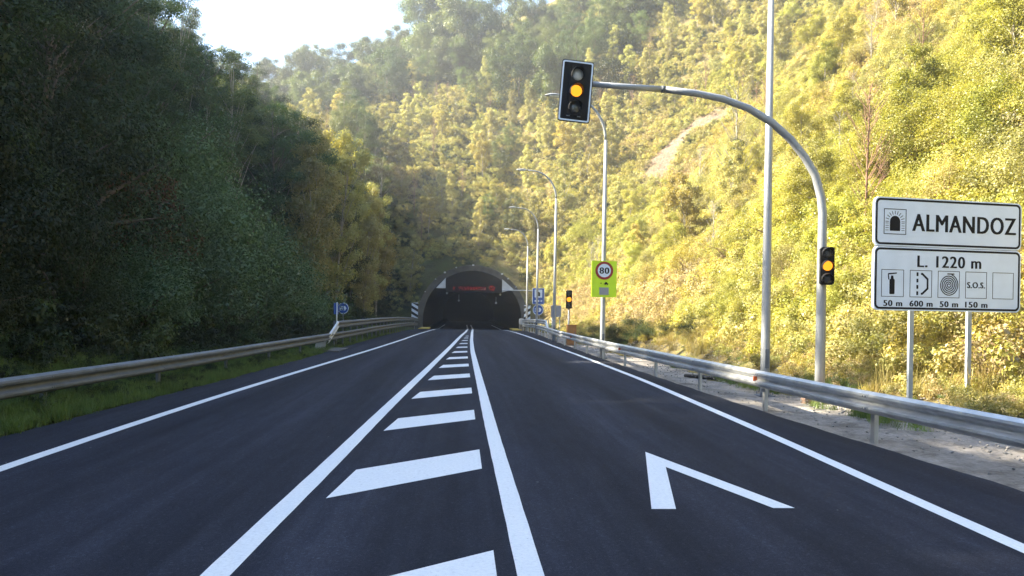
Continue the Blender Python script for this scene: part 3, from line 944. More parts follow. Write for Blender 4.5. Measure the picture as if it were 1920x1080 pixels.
# ------------------------------------------------------------------ guardrails
WPROF = [(0, .155), (.018, .150), (.072, .118), (.082, .086), (.074, .055), (.016, .022), (.006, 0), (.016, -.022), (.074, -.055), (.082, -.086), (.072, -.118), (.018, -.150), (0, -.155)]
TH = .006


def beam_panel(fn, y0, y1, side, zt, sub=4, drop0=0.0, out=0.0):
    """W-shaped sheet of one panel; side +1 right rail (front faces -x)"""
    loop = WPROF + [(d - TH, z) for d, z in reversed(WPROF)]
    m = len(loop); v = []; f = []
    for k in range(sub + 1):
        y = y0 + (y1 - y0) * k / sub
        x = fn(y); dx = (fn(y + .3) - fn(y - .3)) / .6
        nx, ny = -side, side * dx
        l = math.hypot(nx, ny); nx /= l; ny /= l
        zc = gzf(y) + zt - .155 - drop0 * (1 - k / sub)
        for d, z in loop: v.append((x + nx * (d + out), y + ny * (d + out), zc + z))
    for k in range(sub):
        for i in range(m):
            j = (i + 1) % m
            f.append((k * m + i, k * m + j, (k + 1) * m + j, (k + 1) * m + i))
    f += [tuple(range(m - 1, -1, -1)), tuple(sub * m + i for i in range(m))]
    return MB().add(v, f)


def c_post(x, y, z0, z1, side, w=.11, d=.06):
    t = .009; s = -side
    poly = [(-w / 2, 0), (w / 2, 0), (w / 2, d), (w / 2 - t, d), (w / 2 - t, t), (-w / 2 + t, t), (-w / 2 + t, d), (-w / 2, d)]
    v = [(x + side * (b + .02), y + a, z) for z in (z0, z1) for a, b in poly]
    n = 8
    f = [(i, (i + 1) % n, (i + 1) % n + n, i + n) for i in range(n)]
    f += [(0, 1, 4, 5), (1, 2, 3, 4), (0, 5, 6, 7), (n, n + 5, n + 4, n + 1), (n + 1, n + 4, n + 3, n + 2), (n, n + 7, n + 6, n + 5)]
    return MB().add(v, f)


def guardrail(name, fn, ys, side, zt, mat, lab, cat, double_from=None, dbl_to=None, post_sub=1, refl=()):
    root = thing(name, (fn(ys[0]), ys[0], gzf(ys[0])), lab, cat)
    for i in range(len(ys) - 1):
        y0, y1 = ys[i], ys[i + 1]
        lap = .16
        b = beam_panel(fn, y0 - (lap if i else 0), y1, side, zt, 5, out=.0 if i % 2 else .0075).build('beam', mat, root, True)
        # bolts at the lap joint
        bo = MB()
        for dz in (-.235, -.07):
            for dy in (.05, .12):
                x = fn(y0); bo.box((x - side * .075, y0 - dy, gzf(y0) + zt + dz), (.03, .022, .022))
        if i: tag(bo.build('bolt', M['galv_dull'], b, False), kind='stuff').location = tuple(-Vector(root.location))
    sub = post_sub
    for i in range(len(ys)):
        for k in range(sub):
            if i == len(ys) - 1 and k: continue
            y = ys[i] + (0 if i == len(ys) - 1 else (ys[i + 1] - ys[i]) * k / sub)
            x = fn(y)
            dbl = double_from is not None and double_from - .1 <= y
            top = gzf(y) + (1.16 if dbl else zt - .03)
            p = c_post(x + side * .07, y, gzf(y) - .4, top, side).build('post', mat, root, True)
            sx = MB(); sx.box((x + side * .045, y, gzf(y) + zt - .155), (.085, .09, .2)); sx.build('spacer', mat, p).location = tuple(-Vector(root.location))
    for y in refl:
        x = fn(y); r = MB(); r.prism([(x - side * .09, gzf(y) + zt - .20), (x - side * .02, gzf(y) + zt - .19), (x - side * .02, gzf(y) + zt - .12), (x - side * .09, gzf(y) + zt - .11)], y - .012, y + .012)
        r.box((x - side * .055, y - .016, gzf(y) + zt - .155), (.055, .006, .07)); r.build('reflector', M['reflector'], root, True)
    if double_from is not None:
        yy = [y for y in ys if double_from - .1 <= y]
        for i in range(len(yy) - 1):
            beam_panel(fn, yy[i] - (.16 if i else 0), yy[i + 1], side, 1.14, 4, out=.0 if i % 2 else .0075).build('upper_beam', mat, root, True)
        # sloped start of the upper rail
        y0 = yy[0]
        beam_panel(fn, y0 - 2.0, y0, side, 1.14, 3, .58, .012).build('upper_beam_ramp', M['galv'], root, True)
    return root


ysr = [-.1 + 3.66 * k - 3.66 for k in range(0, 25)]
ysr = [10.9 + 3.66 * k for k in range(-4, 21)]
guardrail('guardrail', RAIL_R, [y for y in ysr if y < 86], 1, .70, M['galv'], 'pale galvanised guardrail along the right edge of the road', 'guardrail', double_from=10.9 + 3.66 * 11, refl=(14.62, 25.6, 36.6))
ysl = [1.0 + 4.0 * k for k in range(0, 9)]
ysl += [ysl[-1] + 2.0 * k for k in range(1, 28)]
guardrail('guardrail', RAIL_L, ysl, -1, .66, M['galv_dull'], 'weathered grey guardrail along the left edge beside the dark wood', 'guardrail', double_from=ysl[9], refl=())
# concrete apron where the left rail changes height
ap = MB(); ap.prism([(-6.1, -.2), (-4.85, -.2), (-4.85, .03), (-5.2, .05), (-6.1, .05)], 31.6, 34.0)
o = ap.build('concrete_pad', M['concrete'])
v = [(p[0], p[1], p[2]) for p in circle(1, n=3) and [(0, 0, 0)]]
tag(o, 'pale concrete pad at the start of the high left rail', 'pad')
pl = thing('end_plate', (-5.75, 32.2, 0), 'pale upright steel plates at the step in the left guardrail', 'plate')
for k in range(2):
    mb = MB(); mb.prism([(-.20, -.1), (.16, -.1), (.26, .42), (-.05, .55)], k * .35, k * .35 + .05); mb.build('plate', M['galv'], pl)
# blunt end of the right rail at the tunnel
eb = thing('rail_terminal', (6.15, 84.9, gzf(85)), 'pale blunt rail terminal block beside the right tunnel foot', 'rail terminal')
mb = MB(); mb.box((0, 0, .95), (.55, .7, .62), 0, .1); mb.build('end_cap', M['white_panel'], eb)
mb = MB(); mb.box((-.05, .1, .25), (.4, .6, .9), 0, .05); mb.build('block', M['stone'], eb)

# ------------------------------------------------------------------ lamp posts
def lamp_mesh_parts(t, H=10.1, arm=2.2):
    pole = MB(); pole.tube([(0, 0, -.2), (0, 0, .6), (0, 0, 4), (0, 0, H - 1.75)], [.105, .10, .085, .062], 16)
    p = pole.build('pole', M['pole'], t)
    d = MB(); d.box((0, -.10, .75), (.09, .03, .38), 0, .01); d.build('access_door', M['galv_dull'], p)
    b = MB(); b.box((0, 0, .015), (.34, .34, .03), 0, .02)
    for sx in (-1, 1):
        for sy in (-1, 1): b.tube([(sx * .13, sy * .13, 0), (sx * .13, sy * .13, .08)], .014, 6)
    b.build('base_plate', M['galv_dull'], t)
    a = MB()
    path = []; n = 12
    for i in range(n + 1):
        th = math.pi / 2 * i / n
        path.append((-(arm - .75) * (1 - math.cos(th)), 0, H - 1.78 + 1.62 * math.sin(th)))
    path.append((-arm + .45, 0, H - .14))
    a.tube(path, [.062 - .026 * i / (n + 1) for i in range(n + 2)], 12)
    a.build('arm', M['pole'], t)
    h = MB()
    prof = [(-.0, .035), (-.12, .07), (-.30, .10), (-.48, .085), (-.62, .045), (-.68, .012)]
    v = []; f = []
    seg = 10
    for dx, r in prof:
        for k in range(seg):
            th = 2 * math.pi * k / seg
            zz = math.sin(th) * r * (.8 if math.sin(th) > 0 else .45)
            v.append((-arm + .5 + dx, math.cos(th) * r * 1.5, H - .13 + zz))
    for i in range(len(prof) - 1):
        for k in range(seg): f.append((i * seg + k, i * seg + (k + 1) % seg, (i + 1) * seg + (k + 1) % seg, (i + 1) * seg + k))
    f += [tuple(range(seg)), tuple((len(prof) - 1) * seg + k for k in range(seg - 1, -1, -1))]
    h.add(v, f, True)
    hd = h.build('luminaire', M['pole'], t)
    g = MB(); g.box((-arm + .17, 0, H - .175), (.36, .2, .035), 0, .012); g.build('lamp_glass', M['glass'], hd)


lamps = [(6.62, 17.2, 'tall grey lamp post nearest the camera, its top out of frame', 0), (5.30, 30.3, 'grey lamp post that carries the square yellow speed sign', 0),
         (5.27, 46.5, 'curved grey lamp post third from the camera, behind the yellow sign', 0), (5.75, 63.0, 'curved grey lamp post beside the right blue tunnel sign', 0),
         (6.13, 78.0, 'farthest curved grey lamp post, just right of the tunnel mouth', 0)]
lp0 = None
for i, (x, y, lab, rz) in enumerate(lamps):
    if lp0 is None:
        t = thing('lamp_post', (x, y, gzf(y) - .05), lab, 'lamp post', 'lamp posts along the right of the road'); lamp_mesh_parts(t); lp0 = t
    else:
        t = copy_tree(lp0); t.location = (x, y, gzf(y) - .05); t['label'] = lab
    t.rotation_euler = (0, 0, R([0, 2, -1, 3, 0][i]))
    t.scale = (1, 1, 1.1 if i == 0 else 1)

# ------------------------------------------------------------------ traffic signals
def visor(c, r, L, mb, down=.02):
    """open sun visor: a thick half sleeve above the lens"""
    n = 14; v = []; f = []
    for i in range(n + 1):
        a = R(-25 + 230 * i / n)
        ln = L * (.55 + .45 * max(0, math.sin(a)))
        for rr in (r, r + .008):
            v.append((c[0] + rr * math.cos(a), c[1], c[2] + rr * math.sin(a)))
            v.append((c[0] + rr * math.cos(a) * .98, c[1] - ln, c[2] + rr * math.sin(a) * .98 - down))
    for i in range(n):
        a = i * 4; b = a + 4
        f += [(a, b, b + 1, a + 1), (a + 2, a + 3, b + 3, b + 2), (a + 1, b + 1, b + 3, a + 3)]
    f += [(0, 1, 3, 2), (n * 4, n * 4 + 2, n * 4 + 3, n * 4 + 1)]
    mb.add(v, f, False)


def signal_head(t, scale=1.0, lit='amber', plate=None, mats=('lens_off', 'amber', 'lens_off'), z0=0.0, y0=0.0, lens=.105, pitch=.27):
    """three-light head centred at z0 facing -y"""
    w = (lens + .035) * 2
    hs = MB(); hs.box((0, y0 + .08, z0), (w, .17, pitch * 3 - .02), 0, .035); ho = hs.build('housing', M['housing'], t)
    if plate:
        pw, ph = plate
        bp = MB(); bp.prism(rrect(pw, ph, .05, (0, z0)), y0 + .03, y0 + .05); po = bp.build('backing_board', M['housing'], t)
        rim = MB(); rim.ring(rrect(pw - .035, ph - .035, .04, (0, z0)), rrect(pw - .095, ph - .095, .025, (0, z0)), y0 + .022, y0 + .034); rim.build('white_border', M['sign_white'], po)
    for k in range(3):
        z = z0 + pitch * (1 - k)
        l = MB(); l.lathe_y([(lens, 0), (lens * .9, -.02), (lens * .6, -.035), (lens * .2, -.042)], (0, y0 - .005, z), 20); l.build('lens', M[mats[k]], t)
        vz = MB(); visor((0, y0 - .005, z), lens + .012, .20, vz); vz.build('visor', M['housing'], t)


mx, my = 7.40, 16.2
mast = thing('signal_mast', (mx, my, -.05), 'curved grey mast that holds a traffic light over the right lane', 'signal mast')
mb = MB()
pth = [(0, 0, -.1), (0, 0, 1.2), (.0, 0, 2.6), (.0, 0, 3.9), (-.04, 0, 4.25), (-.17, 0, 4.70), (-.40, 0, 5.07), (-.70, 0, 5.42), (-1.10, 0, 5.76), (-1.60, 0, 6.04), (-2.15, 0, 6.22), (-2.75, 0, 6.32), (-3.4, 0, 6.375)]
mb.tube(pth, [.105, .10, .095, .088, .086, .084, .082, .08, .078, .076, .072, .07, .066], 18)
mb.build('mast', M['pole'], mast)
mb = MB(); mb.tube([(-3.4, 0, 6.375), (-4.2, 0, 6.405), (-5.05, 0, 6.44)], [.064, .058, .055], 14); mb.build('arm', M['pole'], mast)
mb = MB(); mb.tube([(-3.36, 0, 6.373), (-3.44, 0, 6.377)], .072, 14); mb.build('collar', M['galv_dull'], mast)
mb = MB(); mb.box((0, 0, .03), (.42, .42, .04), 0, .02); mb.build('base_plate', M['galv_dull'], mast)
for k in range(3):
    mb = MB(); mb.box((-.32 + k * .3, -.25, .04), (.28, .22, .14), 0, .02); mb.build('footing_brick', M['footing'], mast)
hd = thing('traffic_light', (2.19, my - .12, 6.17), 'overhead traffic light with white-edged black board and lit amber lamp', 'traffic light', ry=R(4.0), rz=R(3))
signal_head(hd, plate=(.66, 1.25), mats=('lens_grey', 'amber', 'lens_off'), z0=.03, lens=.118, pitch=.33)
mb = MB(); mb.box((.12, .2, .25), (.1, .16, .2), 0, .02); mb.build('bracket', M['galv_dull'], hd)
for sx in (-.12, .1):
    mb = MB(); mb.box((sx, .018, -.48), (.07, .012, .018)); mb.build('latch', M['galv_dull'], hd)
rp = thing('traffic_light', (mx + .02, my - .22, 2.76), 'small traffic light with lit amber lamp strapped to the curved mast', 'traffic light', rz=R(-14))
signal_head(rp, mats=('lens_off', 'amber', 'lens_off'), z0=0, lens=.10, pitch=.265)
mb = MB(); mb.box((0, .17, .3), (.16, .05, .05)); mb.box((0, .17, -.3), (.16, .05, .05)); mb.build('strap', M['galv'], rp)
f2 = thing('traffic_light', (5.53, 42.0, gzf(42) - .05), 'distant traffic light with a bright amber lamp on a thin post', 'traffic light', rz=R(-6))
signal_head(f2, mats=('lens_off', 'amber', 'lens_off'), z0=2.40, lens=.125, pitch=.33)
mb = MB(); mb.tube([(0, .1, -.2), (0, .1, 2.0)], .05, 10); mb.build('post', M['pole'], f2)
cb = thing('cabinet', (5.60, 41.4, gzf(41) - .05), 'orange control cabinet at the foot of the distant traffic light', 'cabinet')
mb = MB(); mb.box((0, 0, .52), (.48, .36, 1.0), 0, .03); mb.build('body', M['cabinet_orange'], cb)
mb = MB(); mb.box((0, 0, 1.05), (.54, .42, .06), 0, .02); mb.build('lid', M['cabinet_orange'], cb)
mb = MB(); mb.box((0, -.185, .52), (.40, .012, .86), 0, .02); d = mb.build('door', M['cabinet_orange'], cb)
mb = MB(); mb.box((.15, -.2, .65), (.03, .02, .12)); mb.build('handle', M['galv_dull'], d)
cb = thing('equipment_box', (6.72, 58.2, gzf(58) - .05), 'grey equipment box on thin legs behind the right guardrail', 'cabinet')
mb = MB(); mb.box((0, 0, 1.80), (.70, .45, .86), 0, .03); mb.build('body', M['cabinet_grey'], cb)
mb = MB(); mb.box((0, -.228, 1.80), (.58, .01, .74), 0, .02); mb.build('door', M['cabinet_grey'], cb)
for sx in (-.28, .28):
    mb = MB(); mb.tube([(sx, 0, -.2), (sx, 0, 1.38)], .035, 8); mb.build('leg', M['galv'], cb)

# ------------------------------------------------------------------ tunnel name sign
sg = thing('tunnel_sign', (6.99, 13.3, -.05), 'white two-panel tunnel information sign on two posts at the right', 'sign', rz=R(8.7))
W = 2.98


def sign_panel(t, name, zc, h, w=W):
    p = MB(); p.prism(rrect(w, h, .10, (w / 2, zc)), 0, .05); po = p.build(name, M['sign_white'], t)
    b = MB(); b.ring(rrect(w - .045, h - .045, .09, (w / 2, zc)), rrect(w - .115, h - .115, .06, (w / 2, zc)), -.003, .006); b.build('border', M['sign_black'], po)
    return po


def thin_frame(cxx, zc, w, h, parent, t=.012):
    b = MB(); b.ring([(cxx - w / 2, zc - h / 2), (cxx + w / 2, zc - h / 2), (cxx + w / 2, zc + h / 2), (cxx - w / 2, zc + h / 2)],
                     [(cxx - w / 2 + t, zc - h / 2 + t), (cxx + w / 2 - t, zc - h / 2 + t), (cxx + w / 2 - t, zc + h / 2 - t), (cxx - w / 2 + t, zc + h / 2 - t)], -.003, .004)
    return b.build('symbol_frame', M['sign_black'], parent)


ZT, ZB = 3.43, 2.45
up_ = sign_panel(sg, 'upper_panel', ZT, .84)
lo_ = sign_panel(sg, 'lower_panel', ZB, 1.10)
mb = MB(); mb.box((W / 2, .045, 2.93), (W - .1, .03, 1.8)); mb.build('backing_plate', M['galv_dull'], sg)
thin_frame(.40, ZT, .44, .44, up_)
mb = MB(); mb.prism([(.30, ZT - .16), (.50, ZT - .16), (.50, ZT + .0)] + circle(.10, (.40, ZT + .0), 10, 0, math.pi, True)[1:-1] + [(.30, ZT + .0)], -.003, .006); mb.build('tunnel_symbol', M['sign_black'], up_)
mb = MB()
for i in range(11):
    a = R(180 * i / 10); x0, z0 = .40 + .125 * math.cos(a), ZT + .0 + .125 * math.sin(a); x1, z1 = .40 + .19 * math.cos(a), ZT + .0 + .185 * math.sin(a)
    px, pz = -math.sin(a) * .005, math.cos(a) * .005
    mb.prism([(x0 - px, z0 - pz), (x1 - px, z1 - pz), (x1 + px, z1 + pz), (x0 + px, z0 + pz)], -.003, .004)
for sx in (-1, 1):
    for k in range(4): mb.box((.40 + sx * .157, 0, ZT - .03 - k * .04), (.06, .006, .008))
tag(mb.build('stone_rays', M['sign_black'], up_), kind='stuff')
lettering('ALMANDOZ', .43, 1.80, ZT, -.002, M['sign_black'], up_, 1, .011, fit=2.10)
lettering('L. 1220 m', .29, 1.50, ZB + .31, -.002, M['sign_black'], lo_, 1, .007, fit=1.28)
XS = [.37, .93, 1.49, 2.05, 2.61]
for x in XS: thin_frame(x, ZB - .08, .44, .47, lo_, .009)
zs = ZB - .08
mb = MB(); mb.prism(rrect(.10, .26, .02, (.36, zs - .06)), -.003, .006); mb.prism([(.33, zs + .07), (.39, zs + .07), (.38, zs + .13), (.34, zs + .13)], -.003, .006); mb.build('extinguisher_body', M['sign_black'], lo_)
mb = MB(); mb.prism([(.28, zs + .145), (.45, zs + .165), (.45, zs + .185), (.28, zs + .17)], -.003, .006); mb.prism([(.275, zs + .15), (.295, zs + .15), (.305, zs + .06), (.285, zs + .06)], -.004, .006); mb.build('extinguisher_nozzle', M['sign_black'], lo_)
for k in range(4):
    mb = MB(); mb.box((.86, 0, zs + .165 - k * .11), (.035, .007, .065)); mb.build('dash', M['sign_black'], lo_)
mb = MB(); pp = [(.93, zs + .19), (.965, zs + .19), (1.08, zs + .09), (1.08, zs - .09), (.965, zs - .19), (.93, zs - .19), (.93, zs - .155), (.95, zs - .155), (1.045, zs - .072), (1.045, zs + .072), (.95, zs + .155), (.93, zs + .155)]
n = len(pp); h = n // 2
v = [(x, -.003, z) for x, z in pp]; f = [(i, i + 1, n - 2 - i, n - 1 - i) for i in range(h - 1)]
mb.add(v, f); mb.build('bay_outline', M['sign_black'], lo_)
mb = MB(); sp_ = []
for i in range(110):
    a = i * .30; r = .012 + .0055 * a
    sp_.append((1.49 + r * math.cos(a), -.002, zs - .01 + r * math.sin(a)))
v = []; f = []
for i, p in enumerate(sp_):
    dx, dz = p[0] - 1.49, p[2] - (zs - .01); l = math.hypot(dx, dz); ux, uz = dx / l, dz / l
    v += [(p[0] - ux * .009, p[1] - .001, p[2] - uz * .009), (p[0] + ux * .009, p[1] - .001, p[2] + uz * .009)]
    if i: f.append((2 * i - 2, 2 * i - 1, 2 * i + 1, 2 * i))
mb.add(v, f); mb.box((1.53, 0, zs + .185), (.14, .006, .02)); mb.build('hose_reel_symbol', M['sign_black'], lo_)
lettering('S.O.S.', .15, 2.05, zs, -.002, M['sign_black'], lo_, 1, .005, fit=.36)
for x, s in zip(XS, ('50 m', '600 m', '50 m', '150 m')): lettering(s, .145, x + .01, ZB - .425, -.002, M['sign_black'], lo_, 1, .005, fit=.36 if len(s) < 5 else .45)
for x in (.83, 2.01):
    mb = MB(); mb.box((x, .11, 1.75), (.085, .05, 3.9), 0, .01); po = mb.build('post', M['post_grey'], sg)
    for z in (2.2, 2.75, 3.3):
        q = MB(); q.box((x, .07, z), (.2, .03, .04)); q.build('clamp', M['galv_dull'], po)

# ------------------------------------------------------------------ 80 sign on the second lamp post
s8 = thing('speed_sign', (5.30, 30.16, 2.28), 'bright yellow-green square board with a round 80 speed limit', 'sign', rz=R(3))
mb = MB(); mb.prism(rrect(.97, 1.38, .03, (0, .70)), 0, .03); bd = mb.build('board', M['fluor'], s8)
mb = MB(); mb.prism(circle(.345, (0, 1.02), 36), -.012, .002); mb.build('red_ring', M['sign_red'], s8)
mb = MB(); mb.prism(circle(.255, (0, 1.02), 36), -.016, .0); fc = mb.build('white_disc', M['sign_white'], s8)
lettering('80', .34, 0, 1.02, -.018, M['sign_black'], s8, 1.0, .011, fit=.36)
mb = MB(); mb.box((.0, -.005, .24), (.36, .03, .28)); mb.build('display_window', M['cabinet_grey'], s8)
mb = MB(); mb.prism([(.01, .50), (.16, .50), (.165, .53), (.12, .545), (.10, .585), (.05, .585), (.03, .545), (.01, .535)], -.006, .003); mb.prism(circle(.022, (.04, .50), 8), -.007, .003); mb.prism(circle(.022, (.13, .50), 8), -.0075, .003); mb.build('car_symbol', M['sign_black'], s8)
mb = MB(); mb.box((-.12, -.002, .54), (.05, .01, .03)); mb.build('dash', M['sign_black'], s8)
mb = MB(); mb.box((0, .05, .35), (.26, .05, .05)); mb.box((0, .05, 1.1), (.26, .05, .05)); mb.build('clamp', M['galv_dull'], s8)

# ------------------------------------------------------------------ blue signs
def headlamp_disc(t, x, z, r, y=0.0):
    mb = MB(); mb.prism(circle(r, (x, z), 32), y, y + .02); mb.build('disc_rim', M['sign_white'], t)
    mb = MB(); mb.prism(circle(r * .9, (x, z), 32), y - .006, y + .004); mb.build('disc', M['sign_blue'], t)
    mb = MB()
    pts = [(x + r * .10, z + r * .42), (x + r * .40, z + r * .36), (x + r * .62, z), (x + r * .40, z - r * .36), (x + r * .10, z - r * .42), (x + r * .18, z)]
    mb.prism(pts, y - .012, y - .002); mb.build('headlamp_symbol', M['sign_white'], t)
    for k in range(3):
        zz = z + (k - 1) * r * .26
        mb = MB(); mb.prism([(x - r * .68, zz - r * .13), (x + r * .02, zz - r * .03), (x + r * .02, zz + r * .09), (x - r * .68, zz + r * .0)], y - .012 - k * .0005, y - .002); mb.build('beam_stroke', M['sign_white'], t)


br = thing('tunnel_sign', (6.50, 70.0, gzf(70) - .05), 'tall blue tunnel sign over a round blue headlamp sign right of the tunnel', 'sign', rz=R(2))
mb = MB(); mb.prism(rrect(1.05, 1.42, .06, (0, 3.22)), 0, .03); mb.build('rim', M['sign_white'], br)
mb = MB(); mb.prism(rrect(.99, 1.36, .05, (0, 3.22)), -.006, .004); mb.build('panel', M['sign_blue'], br)
mb = MB(); mb.prism(rrect(.68, .70, .03, (0, 3.45)), -.012, -.002); mb.build('white_field', M['sign_white'], br)
mb = MB(); mb.prism([(-.15, 3.22), (.15, 3.22), (.15, 3.45)] + circle(.15, (0, 3.45), 10, 0, math.pi, True)[1:-1] + [(-.15, 3.45)], -.018, -.006); mb.build('tunnel_symbol', M['sign_black'], br)
for k, (x, w) in enumerate(((-.12, .42), (.27, .14))):
    mb = MB(); mb.box((x, -.006, 2.80), (w, .012, .13)); mb.build('text_bar', M['sign_white'], br)
headlamp_disc(br, 0, 2.02, .47, -.02)
for sx in (-.2, .2):
    mb = MB(); mb.tube([(sx * .6, .06, -.2), (sx * .6, .06, 3.8)], .04, 8); mb.build('post', M['galv'], br)
bl = thing('headlamp_sign', (-5.97, 40.0, gzf(40) - .05), 'round blue headlamp sign on a thin post behind the left rail', 'sign', rz=R(-4))
headlamp_disc(bl, 0, 1.74, .275)
mb = MB(); mb.tube([(0, .05, -.2), (0, .05, 2.0)], .03, 8); mb.build('post', M['galv_dull'], bl)
sd = thing('marker_post', (-5.74, 36.6, -.05), 'thin pale post with a narrow blue plate seen nearly edge on', 'post', rz=R(62))
mb = MB(); mb.tube([(0, 0, -.2), (0, 0, 2.02)], .03, 8); mb.build('post', M['galv'], sd)
mb = MB(); mb.prism(rrect(.34, .5, .03, (.0, 1.72)), .03, .05); mb.build('plate', M['sign_blue'], sd)

# black hose lying on the verge
t = thing('rubber_hose', (7.0, 20.3, 0), 'black rubber hose lying on the verge behind the right guardrail', 'hose')
mb = MB(); mb.tube([(-.75, 1.9, -.02), (-.45, 1.2, .0), (-.2, .5, .02), (0, -.3, .0), (.2, -1.1, .02), (.3, -1.9, -.02)], [.05, .06, .06, .065, .06, .05], 8); mb.build('hose', M['rubber'], t)

# ------------------------------------------------------------------ trees and shrubs
T = {}
for k in range(4):
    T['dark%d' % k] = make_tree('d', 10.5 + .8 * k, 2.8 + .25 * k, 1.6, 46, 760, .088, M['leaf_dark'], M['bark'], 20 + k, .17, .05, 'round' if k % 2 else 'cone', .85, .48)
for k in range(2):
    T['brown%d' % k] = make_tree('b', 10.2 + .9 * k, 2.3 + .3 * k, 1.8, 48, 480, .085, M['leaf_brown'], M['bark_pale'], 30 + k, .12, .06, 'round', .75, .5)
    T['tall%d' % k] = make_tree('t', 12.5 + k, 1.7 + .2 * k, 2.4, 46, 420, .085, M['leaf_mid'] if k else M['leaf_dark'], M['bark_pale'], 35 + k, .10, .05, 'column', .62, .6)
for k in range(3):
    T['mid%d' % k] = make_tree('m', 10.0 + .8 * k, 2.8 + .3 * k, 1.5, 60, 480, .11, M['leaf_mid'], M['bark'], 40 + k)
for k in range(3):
    T['slim%d' % k] = make_tree('s', 9.0 + k, 1.35 + .2 * k, .8, 74, 200, .13, M['leaf_olive'], M['bark_pale'], 60 + k, .09, .07, 'column', .50)
for k in range(2):
    T['gold%d' % k] = make_tree('g', 9.0 + k, 1.9 + .4 * k, 2.0, 60, 240, .14, M['leaf_gold'], M['bark_pale'], 70 + k, .10, .05, 'round')
for k in range(3):
    T['fresh%d' % k] = make_tree('f', 6.0 + k, 1.9 + .3 * k, .7, 54, 400, .10, M['leaf_fresh'], M['bark_pale'], 80 + k, .09, .06, 'cone')
for k in range(3):
    T['bushf%d' % k] = make_bush(2.3 + .5 * k, 1.5 + .25 * k, 44, 330, .072, M['leaf_fresh'], M['twig'], 90 + k)
for k in range(3):
    T['busho%d' % k] = make_bush(2.2 + .5 * k, 1.5 + .25 * k, 42, 320, .072, M['leaf_olive'], M['twig'], 100 + k)
for k in range(2):
    T['bushg%d' % k] = make_bush(2.0 + .6 * k, 1.4 + .3 * k, 40, 310, .07, M['leaf_gold'], M['twig'], 110 + k)
for k in range(2):
    T['bushd%d' % k] = make_bush(2.6 + .8 * k, 1.9 + .5 * k, 50, 520, .07, M['leaf_ivy'], M['bark'], 120 + k)
for k in range(3):
    T['ridge%d' % k] = make_tree('r', 13.0 + k, 4.6 + .5 * k, 1.0, 58, 620, .24, M['leaf_mid'] if k < 2 else M['leaf_dark'], M['bark'], 140 + k, .22, .03, 'round', 1.55)
for k in range(2):
    T['bushs%d' % k] = make_bush(1.6 + .5 * k, 1.3 + .3 * k, 40, 150, .08, M['leaf_brush'], M['twig'], 150 + k, 9)
for k in range(2):
    T['bushk%d' % k] = make_bush(2.6 + .6 * k, 1.8 + .3 * k, 40, 520, .06, M['leaf_shaded'], M['bark'], 160 + k)
T['bushr0'] = make_bush(2.8, 1.2, 34, 170, .085, M['leaf_rust'], M['twig'], 130)
T['bare0'] = make_bare(7.5, 1.4, 3, M['twig']); T['bare1'] = make_bare(6.0, 1.3, 4, M['bark_pale'])
FIRST = {}


def plant(kind, x, y, s=1.0, label='', cat='tree', group=None, rz=None, sz=None, name='tree', tilt=0.0, dz=-.15):
    tm, cm = T[kind]
    z = height(x, y) + dz
    t = thing(name, (x, y, z), label, cat, group, rz=random.uniform(0, 6.28) if rz is None else rz, rx=tilt)
    t.scale = (s, s, sz or s)
    link(tm.name.split('.')[0], tm, t); link(cm.name.split('.')[0], cm, t)
    return t


class Poisson:
    def __init__(s): s.p = []
    def ok(s, x, y, d):
        for a, b in s.p:
            if (a - x) ** 2 + (b - y) ** 2 < d * d: return False
        s.p.append((x, y)); return True


PS = Poisson()
LABELS = {}


def spot(x, y, h):
    return 870 + 1500 * x / y, 584 - 1500 * (h - CAM_H) / y


def where_back(x, y, h):
    u, v = spot(x, y, h)
    a = 'low' if v > 400 else 'halfway up' if v > 230 else 'high up'
    for lim, w in ((640, 'left of the golden trees'), (780, 'between golden trees and tunnel'), (900, 'over the tunnel\'s left half'), (1010, 'over the tunnel\'s right half'), (1130, 'behind the overhead traffic light'), (1290, 'right of the overhead traffic light'), (9999, 'behind the bend of the mast arm')):
        if u < lim: return a + ', ' + w


def where_left(x, y, h):
    u, v = spot(x, y, h)
    a = 'front row' if x > -13.5 else 'middle rows' if x > -20 else 'top rows'
    for lim, w in ((150, 'at the left picture edge'), (330, 'above the near guardrail'), (480, 'behind the bramble mounds'), (640, 'behind the round blue sign'), (9999, 'close to the tunnel')):
        if u < lim: return a + ' ' + w


def where_right(x, y, h):
    u, v = spot(x, y, h)
    a = 'low down' if v > 520 else 'halfway up' if v > 300 else 'high up'
    for lim, w in ((1130, 'left of the speed sign'), (1270, 'just right of the speed sign'), (1420, 'left of the near lamp post'), (1540, 'between near lamp and mast'), (1640, 'between mast and white sign'), (9999, 'behind the white tunnel sign')):
        if u < lim: return a + ' ' + w


rnd = random.Random(77)

